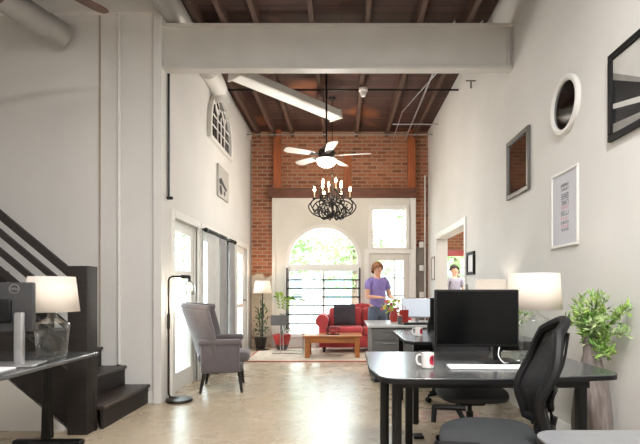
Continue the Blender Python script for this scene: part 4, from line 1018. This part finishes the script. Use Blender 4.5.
# ------------------------------------------------------------------ office chairs
def office_chair(label, loc, rz, seat_z=.5, backh=1.08, group=None, armbar=True):
    """local: occupant faces +y"""
    t = thing('office_chair', label, 'office chair', loc, rz, group)
    base = MB()
    for k in range(5):
        a = 2 * PI * k / 5 + .3; mx = rotz(a)
        arm = MB().tube([(.03, 0, .11), (.15, 0, .1), (.29, 0, .07)], [.03, .024, .016], 8, mx).build('base_arm', M['blackplastic'], t)
        cs = MB()
        for s_ in (-1, 1): cs.tube([(.29, s_ * .008, .027), (.29, s_ * .026, .027)], .027, 14, mx)
        cs.tube([(.29, 0, .03), (.29, 0, .075)], .008, 8, mx); cs.build('caster', M['blackplastic'], arm)
    MB().lathe([(.0, .08), (.045, .08), (.045, .13), (.026, .15), (.026, .3), (.016, .3), (.016, seat_z - .1), (.0, seat_z - .1)], n=16).build('gas_lift', M['black'], t)
    MB().rbox(-.09, -.12, seat_z - .12, .09, .1, seat_z - .07, .015).build('tilt_mechanism', M['blackplastic'], t)
    # seat: rounded trapezoid, waterfall front
    pts = [(-.2, -.22), (.2, -.22), (.25, -.1), (.26, .12), (.22, .24), (.12, .275), (-.12, .275), (-.22, .24), (-.26, .12), (-.25, -.1)]
    def ring(k, z, dz=0): return [(x * k, y * k, z - (dz if y > .2 else 0)) for x, y in pts]
    pts = [(x, y * .9) for x, y in pts]; rings = [ring(.9, seat_z - .07, .01), ring(1, seat_z - .05, .015), ring(1.0, seat_z - .015, .02), ring(.93, seat_z, .02), ring(.5, seat_z + .0, 0)]
    vs = [p for r_ in rings for p in r_]; n_ = len(pts); fs = [tuple(range(n_))[::-1], tuple(range(4 * n_, 5 * n_))]
    for i in range(4):
        for k in range(n_): fs.append((i * n_ + k, i * n_ + (k + 1) % n_, (i + 1) * n_ + (k + 1) % n_, (i + 1) * n_ + k))
    MB().add(vs, fs).build('seat', M['seatfab'], t, subsurf=2)
    # back frame
    zb, zt = seat_z + .03, backh
    def bk(u, v):
        a = (u - .5) * 2
        w_ = .195 + .03 * math.sin(min(1, v * 1.25) * PI / 2) - .1 * (max(0, v - .45) / .55) ** 2
        z = zb + (zt - zb) * v - .05 * a * a * max(0, v - .5) / .5
        y = -.24 - .05 * math.sin(v * PI) * 0 - .06 * v ** 1.6 + .045 * math.exp(-((v - .3) / .2) ** 2) + .06 * a * a
        return (a * w_, y, z)
    outline = [bk(0, v / 14) for v in range(15)] + [bk(u / 8, 1) for u in range(1, 8)] + [bk(1, v / 14) for v in range(14, -1, -1)] + [bk(1 - u / 8, 0) for u in range(1, 8)]
    MB().tube(outline, .022, 8, closed=True).build('back_frame', M['blackplastic'], t)
    MB().grid(bk, 14, 22).build('back_mesh', M['meshthin'], t, solid=.003)
    f = MB()
    for s_ in (-.35, 0, .35):
        f.tube([(bk(.5 + s_ * .5, v / 10)[0], bk(.5 + s_ * .5, v / 10)[1] - .018, bk(.5 + s_ * .5, v / 10)[2]) for v in range(1, 10)], .006, 5)
    f.build('back_ribs', M['blackplastic'], t)
    MB().grid(lambda u, v: (lambda p: (p[0], p[1] - .03, p[2]))(bk(.12 + .76 * u, .22 + .18 * v)), 10, 4).build('lumbar_pad', M['blackplastic'], t, solid=.02)
    MB().tube(smoothpath([(0, -.05, seat_z - .1), (0, -.17, seat_z - .09), (0, -.215, seat_z + .0), (0, -.235, seat_z + .08)], 5), [.03] * 16, 8, flat=1.3).build('back_support', M['blackplastic'], t)
    MB().rbox(-.035, -.232, seat_z + .05, .035, -.215, seat_z + .12, .006).build('adjuster_plate', M['silver'], t)
    if armbar:
        for s_ in (-1, 1):
            MB().tube([(s_ * .12, .05, seat_z - .09), (s_ * .28, .08, seat_z - .09), (s_ * .3, .1, seat_z - .06), (s_ * .3, .14, seat_z + .015)], .014, 8).tube([(s_ * .3, .1, seat_z + .02), (s_ * .3, .26, seat_z + .02)], .015, 8).tube([(s_ * .3, .26, seat_z + .03), (s_ * .3, .265, seat_z - .06)], .014, 8).build('side_bracket', M['blackplastic'], t)
    return t
# see-through mesh weave
m, nt, b, out = newmat('chair_mesh_weave')
b.inputs['Base Color'].default_value = lin('161618'); b.inputs['Roughness'].default_value = .8
tr = nt.nodes.new('ShaderNodeBsdfTransparent'); mx_ = nt.nodes.new('ShaderNodeMixShader')
tc = nt.nodes.new('ShaderNodeTexCoord'); wv = nt.nodes.new('ShaderNodeTexWave'); wv.bands_direction = 'Z'; wv.inputs['Scale'].default_value = 60
nt.links.new(tc.outputs['Object'], wv.inputs['Vector'])
mr = nt.nodes.new('ShaderNodeMapRange'); mr.inputs[1].default_value = .25; mr.inputs[2].default_value = .4; mr.inputs[3].default_value = .55; mr.inputs[4].default_value = 1
nt.links.new(wv.outputs['Fac'], mr.inputs[0]); nt.links.new(mr.outputs[0], mx_.inputs[0])
nt.links.new(tr.outputs[0], mx_.inputs[1]); nt.links.new(b.outputs[0], mx_.inputs[2]); nt.links.new(mx_.outputs[0], out.inputs['Surface'])
M['meshthin'] = m
office_chair('black mesh-backed office chair with grey seat in the right foreground', (.695, 2.10, 0), R(90 - 10), .56, 1.065)
ch = office_chair('dark office chair tucked under the far side of the front desk', (.95, 3.42, 0), R(180), .48, 1.02, armbar=False)
dup(ch, (1.2, 5.0, 0), R(180), 'dark office chair at the far side of the second desk')

# ------------------------------------------------------------------ vase with branches
t = thing('floor_vase', 'tall brown grey floor vase with leafy green branches by the right wall', 'vase', (1.64, 3.02, 0))
MB().lathe([(0, 0), (.085, 0), (.1, .03), (.12, .2), (.124, .35), (.108, .52), (.074, .68), (.052, .78), (.055, .86), (.062, .9), (.055, .9), (.044, .8), (.05, .7), (.0, .2)], n=32).build('vase', M['vase'], t)
rnd = random.Random(11)
st, f1, f2 = MB(), MB(), MB()
for i in range(15):
    a = rnd.uniform(0, 2 * PI); sp = rnd.uniform(.04, .15); h = rnd.uniform(.92, 1.15)
    tip = Vector((sp * math.cos(a) - .01, sp * math.sin(a), h))
    if i == 0: tip = Vector((-.01, -.02, 1.16))
    if i in (1, 2): tip = Vector((.1, -.12 - .04 * i, 1.03 + .03 * i))
    if i == 3: tip = Vector((.1, -.18, .93))
    pts = smoothpath([(0, 0, .75), (tip.x * .25, tip.y * .25, .9), tuple(tip)], 6)
    st.tube(pts, .003, 5)
    for k, p in enumerate(pts):
        if p.z > .86:
            leafset(f1 if (i % 3) else f2, p[:], 10, (.03, .04, .03), .052, rnd, .5)
leafset(f1, (.02, -.09, .84), 150, (.06, .06, .1), .055, rnd, .3)
st.build('stems', M['leafdark'], t); f1.build('foliage', M['leaf'], t, smooth=False); f2.build('pale_foliage', M['leafpale'], t, smooth=False)
t = thing('potted_plant', 'small leafy plant on the second desk seen below the right lamp shade', 'potted plant', (1.57, 4.2, DZT))
MB().lathe([(0, 0), (.05, 0), (.07, .1), (.06, .1), (0, .09)], n=20).build('pot', M['ceramic'], t)
f = MB()
for a in range(6): f.tube([(0, 0, .08), (.05 * math.cos(a * 1.1), .05 * math.sin(a * 1.1), .22)], .003, 5)
f.build('stems', M['leafdark'], t)
f = MB(); leafset(f, (0, 0, .2), 130, (.12, .14, .1), .06, rnd, .4); f.build('foliage', M['leaf'], t, smooth=False)

# ------------------------------------------------------------------ people
def skinned(name, joints, edges, m, parent, sub=2, root=0):
    me = bpy.data.meshes.new(name); me.from_pydata([j[0] for j in joints], edges, [])
    o = bpy.data.objects.new(name, me); C.objects.link(o)
    md = o.modifiers.new('Skin', 'SKIN'); me.skin_vertices or None
    if not me.skin_vertices:
        bpy.context.view_layer.objects.active = o
    sv = me.skin_vertices[0].data
    for i, j in enumerate(joints):
        r_ = j[1]; sv[i].radius = (r_, r_) if not isinstance(r_, tuple) else r_
    sv[root].use_root = True
    o.modifiers.new('Sub', 'SUBSURF').levels = sub
    dg = bpy.context.evaluated_depsgraph_get(); dg.update()
    nm = bpy.data.meshes.new_from_object(o.evaluated_get(dg))
    for mo in list(o.modifiers): o.modifiers.remove(mo)
    o.data = nm; nm.materials.clear(); nm.materials.append(m)
    for p in nm.polygons: p.use_smooth = True
    o.parent = parent
    return o
def person(label, loc, rz, top, bottom, hairm, arms_fwd=.5, hair_long=True, h=1.64):
    """local: faces -y"""
    t = thing('person', label, 'person', loc, rz)
    k = h / 1.64
    J = []; E = []
    def add(p, r_, par=None):
        J.append(((p[0] * k, p[1] * k, p[2] * k), r_ if not isinstance(r_, tuple) else r_)); i = len(J) - 1
        if par is not None: E.append((par, i))
        return i
    pel = add((0, 0, .9), (.145, .1)); wa = add((0, 0, 1.06), (.115, .085), pel); che = add((0, .005, 1.24), (.135, .095), wa); sh = add((0, .01, 1.35), (.09, .065), che)
    nk = add((0, .0, 1.41), .045, sh); hd0 = add((0, -.01, 1.475), .06, nk); hd1 = add((0, -.005, 1.55), .082, hd0); hd2 = add((0, .0, 1.61), .055, hd1)
    armj = {}
    for s_ in (-1, 1):
        s0 = add((s_ * .165, .01, 1.34), .048, sh); el = add((s_ * .21, -.02 - .02 * arms_fwd, 1.09), .036, s0)
        wr = add((s_ * (.21 - .1 * arms_fwd), -.22 * arms_fwd - .02, 1.09 - .22 * (1 - arms_fwd) + .02 * arms_fwd), .024, el)
        d_ = Vector((-.1 * s_ * arms_fwd, -.22 * arms_fwd, -.22 * (1 - arms_fwd) + .02)).normalized()
        wp = Vector(J[wr][0]) / k; pm = add(wp + d_ * .06, .03, wr)
        side = d_.cross(Vector((0, 0, 1))); side = side.normalized() if side.length > .2 else Vector((0, 1, 0))
        for q in range(4):
            b0 = wp + d_ * .085 + side * (q - 1.5) * .019
            L_ = (.065, .075, .07, .055)[q]
            f1_ = add(b0, .0085, pm); f2_ = add(b0 + d_ * L_ * .55 + Vector((0, 0, -.008)), .0078, f1_); add(b0 + d_ * L_ + Vector((0, 0, -.022)), .0065, f2_)
        tb = add(wp + d_ * .035 - side * .03, .01, pm); add(wp + d_ * .075 - side * .042 + Vector((0, 0, -.01)), .0085, tb)
        armj[s_] = (s0, el, wr)
        hp = add((s_ * .085, 0, .84), .09, pel); kn = add((s_ * .09, -.015, .47), .058, hp); an = add((s_ * .09, .01, .09), .038, kn); add((s_ * .095, -.13, .03), .034, an)
    body = skinned('body', J, E, M['skin'], t)
    # face
    f = MB(); f.ball((0, -.088 * k, 1.53 * k), .014, 8, sc=(.8, 1.2, 1.3)); f.build('nose', M['skin'], body)
    f = MB()
    for s_ in (-1, 1): f.ball((s_ * .028 * k, -.077 * k, 1.553 * k), .006, 8)
    f.build('eyes', M['shoe'], body)
    MB().ball((0, -.079 * k, 1.495 * k), .016, 8, sc=(1.2, .5, .4)).build('mouth', M['flower_p'], body)
    for s_ in (-1, 1): MB().ball((s_ * .08 * k, 0, 1.535 * k), .018, 8, sc=(.5, .8, 1.3)).build('ear', M['skin'], body)
    # hair cap
    def hr(u, v):
        a = 2 * PI * u; e = v * PI * (.62 if hair_long else .52)
        rr = .098 * k
        front = max(0, -math.sin(a))
        e *= (1 - .32 * front)
        return (rr * .95 * math.sin(e) * math.cos(a), rr * 1.1 * math.sin(e) * math.sin(a) + .012, 1.56 * k + rr * 1.05 * math.cos(e) - (0 if not hair_long else .05 * max(0, math.sin(a)) * v * v))
    MB().grid(hr, 20, 10).build('hair', hairm, t, solid=.014)
    # clothes: slightly larger skins
    def sub(ids, add_r, edges, m, name, extra=None):
        jj = [(J[i][0], (J[i][1][0] + add_r, J[i][1][1] + add_r) if isinstance(J[i][1], tuple) else J[i][1] + add_r) for i in ids]
        return skinned(name, jj, edges, m, t)
    a1, b1 = armj[-1], armj[1]
    jj = lambda i, d_: (J[i][0], ((J[i][1][0] + d_, J[i][1][1] + d_) if isinstance(J[i][1], tuple) else J[i][1] + d_))
    mid = lambda i, j, f_: tuple(Vector(J[i][0]).lerp(Vector(J[j][0]), f_))
    L_ = [(((0, 0, .84 * k)), (.155, .12)), jj(wa, .02), jj(che, .016), jj(sh, .016), jj(a1[0], .014), (mid(a1[0], a1[1], .6), .056), jj(b1[0], .014), (mid(b1[0], b1[1], .6), .056)]
    skinned('top', L_, [(0, 1), (1, 2), (2, 3), (3, 4), (4, 5), (3, 6), (6, 7)], top, t)
    legs = []
    P = [((0, 0, .99 * k), (.13, .1)), ((0, 0, .9 * k), (.16, .118))]; EE = [(0, 1)]
    for s_ in (-1, 1):
        for (p, r_) in (((s_ * .085, 0, .84), .1), ((s_ * .09, -.015, .47), .07), ((s_ * .09, .01, .12), .055)):
            P.append((tuple(c_ * k for c_ in p), r_)); i = len(P) - 1
            EE.append((1 if len(P) in (3, 6) else i - 1, i))
    skinned('trousers', P, EE, bottom, t)
    for s_ in (-1, 1): MB().rbox(s_ * .095 - .045, -.19, 0, s_ * .095 + .045, .06, .075, .03).build('shoe', M['shoe'], t)
    return t
person('standing person in a purple top behind the counter, hands held forward', (.58, 7.5, 0), R(25), M['purple'], M['jeans'], M['hair'], .9)
person('person in a grey shirt seen through the doorway on the right', (2.42, 9.9, 0), R(15), M['greyshirt'], M['jeans'], M['hairdark'], .2, hair_long=False, h=1.72)

# ------------------------------------------------------------------ outdoors
struct(MB().box(-30, D + .21, -.12, 30, 50, -.1).box(-30, -10, -.12, -5.2, D + .21, -.1).box(-5.2, 5.06, -.12, XL - .16, D + .21, -.1).build('ground', M['asphalt'], loc=(0, 12, 0)))
def tree(label, x, y, h, r_, n_, seed, m):
    rn = random.Random(seed)
    t = thing('tree', label, 'tree', (x, y, -.1))
    MB().tube([(0, 0, 0), (.05, 0, h * .3), (0, .05, h * .65)], [.16, .12, .06], 10).build('trunk', M['bark'], t)
    f = MB()
    for q in range(7):
        c_ = (rn.uniform(-.5, .5) * r_, rn.uniform(-.5, .5) * r_, h * .62 + rn.uniform(-.25, .3) * h)
        leafset(f, c_, n_ // 7, (r_ * .65, r_ * .65, r_ * .5), .3, rn, .2)
    f.build('crown', m, t, smooth=False)
tree('pale green street tree seen through the arched window, left', -2.2, 15.5, 4.6, 1.7, 1400, 1, M['treeleaf'])
tree('pale green street tree seen through the arched window, right', .5, 19, 5.2, 1.8, 1400, 2, M['treeleaf'])
tree('green street tree seen through the transom window', 3.6, 14.6, 6.5, 2.1, 1600, 3, M['treeleaf'])
tree('green tree outside the left glazed doors', -6.5, 8.6, 4.2, 1.6, 1200, 4, M['treeleaf'])
tree('green tree outside beyond the curtained doors', -6.2, 15, 4.5, 1.7, 1200, 5, M['treeleaf'])
t = thing('street_building', 'pale low building across the street', 'building', (0, 24, -.1))
MB().box(-9, 24, -.1, 9, 26, 3.4).build('facade', M['facade'], t, True)
for x in (-6, -3, 0, 3, 6): MB().box(x - .9, 23.96, .7, x + .9, 24, 2.3).build('shop_window', M['darkglass'], t, True)
MB().box(-9.1, 23.8, 3.4, 9.1, 26, 3.6).build('cornice', M['facade'], t, True)

# ------------------------------------------------------------------ added fill light panels above the camera, out of view
def fill_panel(x, y, z, w_, l_, e, label, col=(1, .985, .96)):
    t = thing('fill_light', label, 'ceiling light', (x, y, z))
    MB().rbox(-w_ / 2, -l_ / 2, .01, w_ / 2, l_ / 2, .06, .006).build('housing', M['whitetrim'], t)
    MB().box(-w_ / 2 + .02, -l_ / 2 + .02, .004, w_ / 2 - .02, l_ / 2 - .02, .012).build('diffuser', M['panel'], t)
    for s_ in (-1, 1): MB().tube([(0, s_ * l_ / 3, .06), (0, s_ * l_ / 3, CEIL - z)], .005, 6).build('hanger', M['black'], t)
    lamp('AREA', 'fill_panel_light', (x, y, z - .02), e, col, w_ * .9, size_y=l_ * .9)
fill_panel(-.9, 1.6, 4.0, .5, 1.6, 45, 'added unseen fill light panel over the aisle')
fill_panel(.6, 0.2, 4.0, .5, 1.6, 270, 'added unseen fill light panel above the near desk')
fill_panel(-3.4, .8, 4.0, .5, 1.6, 8, 'added unseen fill light panel on the staircase side')

# ------------------------------------------------------------------ daylight
W = bpy.data.worlds.new('World'); S.world = W; W.use_nodes = True
bg = W.node_tree.nodes['Background']; bg.inputs[0].default_value = (.84, .93, 1, 1); bg.inputs[1].default_value = 12.0
sun = bpy.data.lights.new('sun', 'SUN'); sun.energy = 7; sun.angle = R(2); sun.color = (1, .96, .88)
so = bpy.data.objects.new('sun', sun); C.objects.link(so); so.rotation_euler = Vector((-.35, .6, -.75)).to_track_quat('-Z', 'Y').to_euler()
def portal(loc, rot, sx, sy):
    l = bpy.data.lights.new('window_portal', 'AREA'); l.shape = 'RECTANGLE'; l.size = sx; l.size_y = sy; l.cycles.is_portal = True
    o = bpy.data.objects.new('window_portal', l); C.objects.link(o); o.location = loc; o.rotation_euler = rot
portal((AX, D + .12, 1.4), (R(-90), 0, 0), 1.5, 2.3)
portal((1.0, D + .12, 1.6), (R(-90), 0, 0), .9, 2.6)
for a, b_ in OP: portal((XL - .17, (a + b_) / 2, 1.03), (R(90), 0, R(-90)), b_ - a, 2.0)
portal((3.65, 12.22, 1.2), (R(-90), 0, 0), 2.5, 1.9)

# ------------------------------------------------------------------ camera
cam = bpy.data.cameras.new('camera'); co = bpy.data.objects.new('camera', cam); C.objects.link(co)
co.location = (0, 0, 1.2); co.rotation_euler = (PI / 2, 0, 0)
cam.sensor_width = 36; cam.lens = 460 / 640 * 36; cam.shift_x = -22 / 640; cam.shift_y = 68 / 640; cam.clip_start = .05; cam.clip_end = 200
S.camera = co
vs_ = S.view_settings; S.display_settings.display_device = 'sRGB'; vs_.view_transform = 'Standard'; vs_.look = 'None'; vs_.gamma = 1; vs_.exposure = .12; vs_.use_curve_mapping = False
S.cycles.use_denoising = True; S.cycles.max_bounces = 10; S.cycles.diffuse_bounces = 6; S.cycles.transparent_max_bounces = 12; S.cycles.sample_clamp_indirect = 6
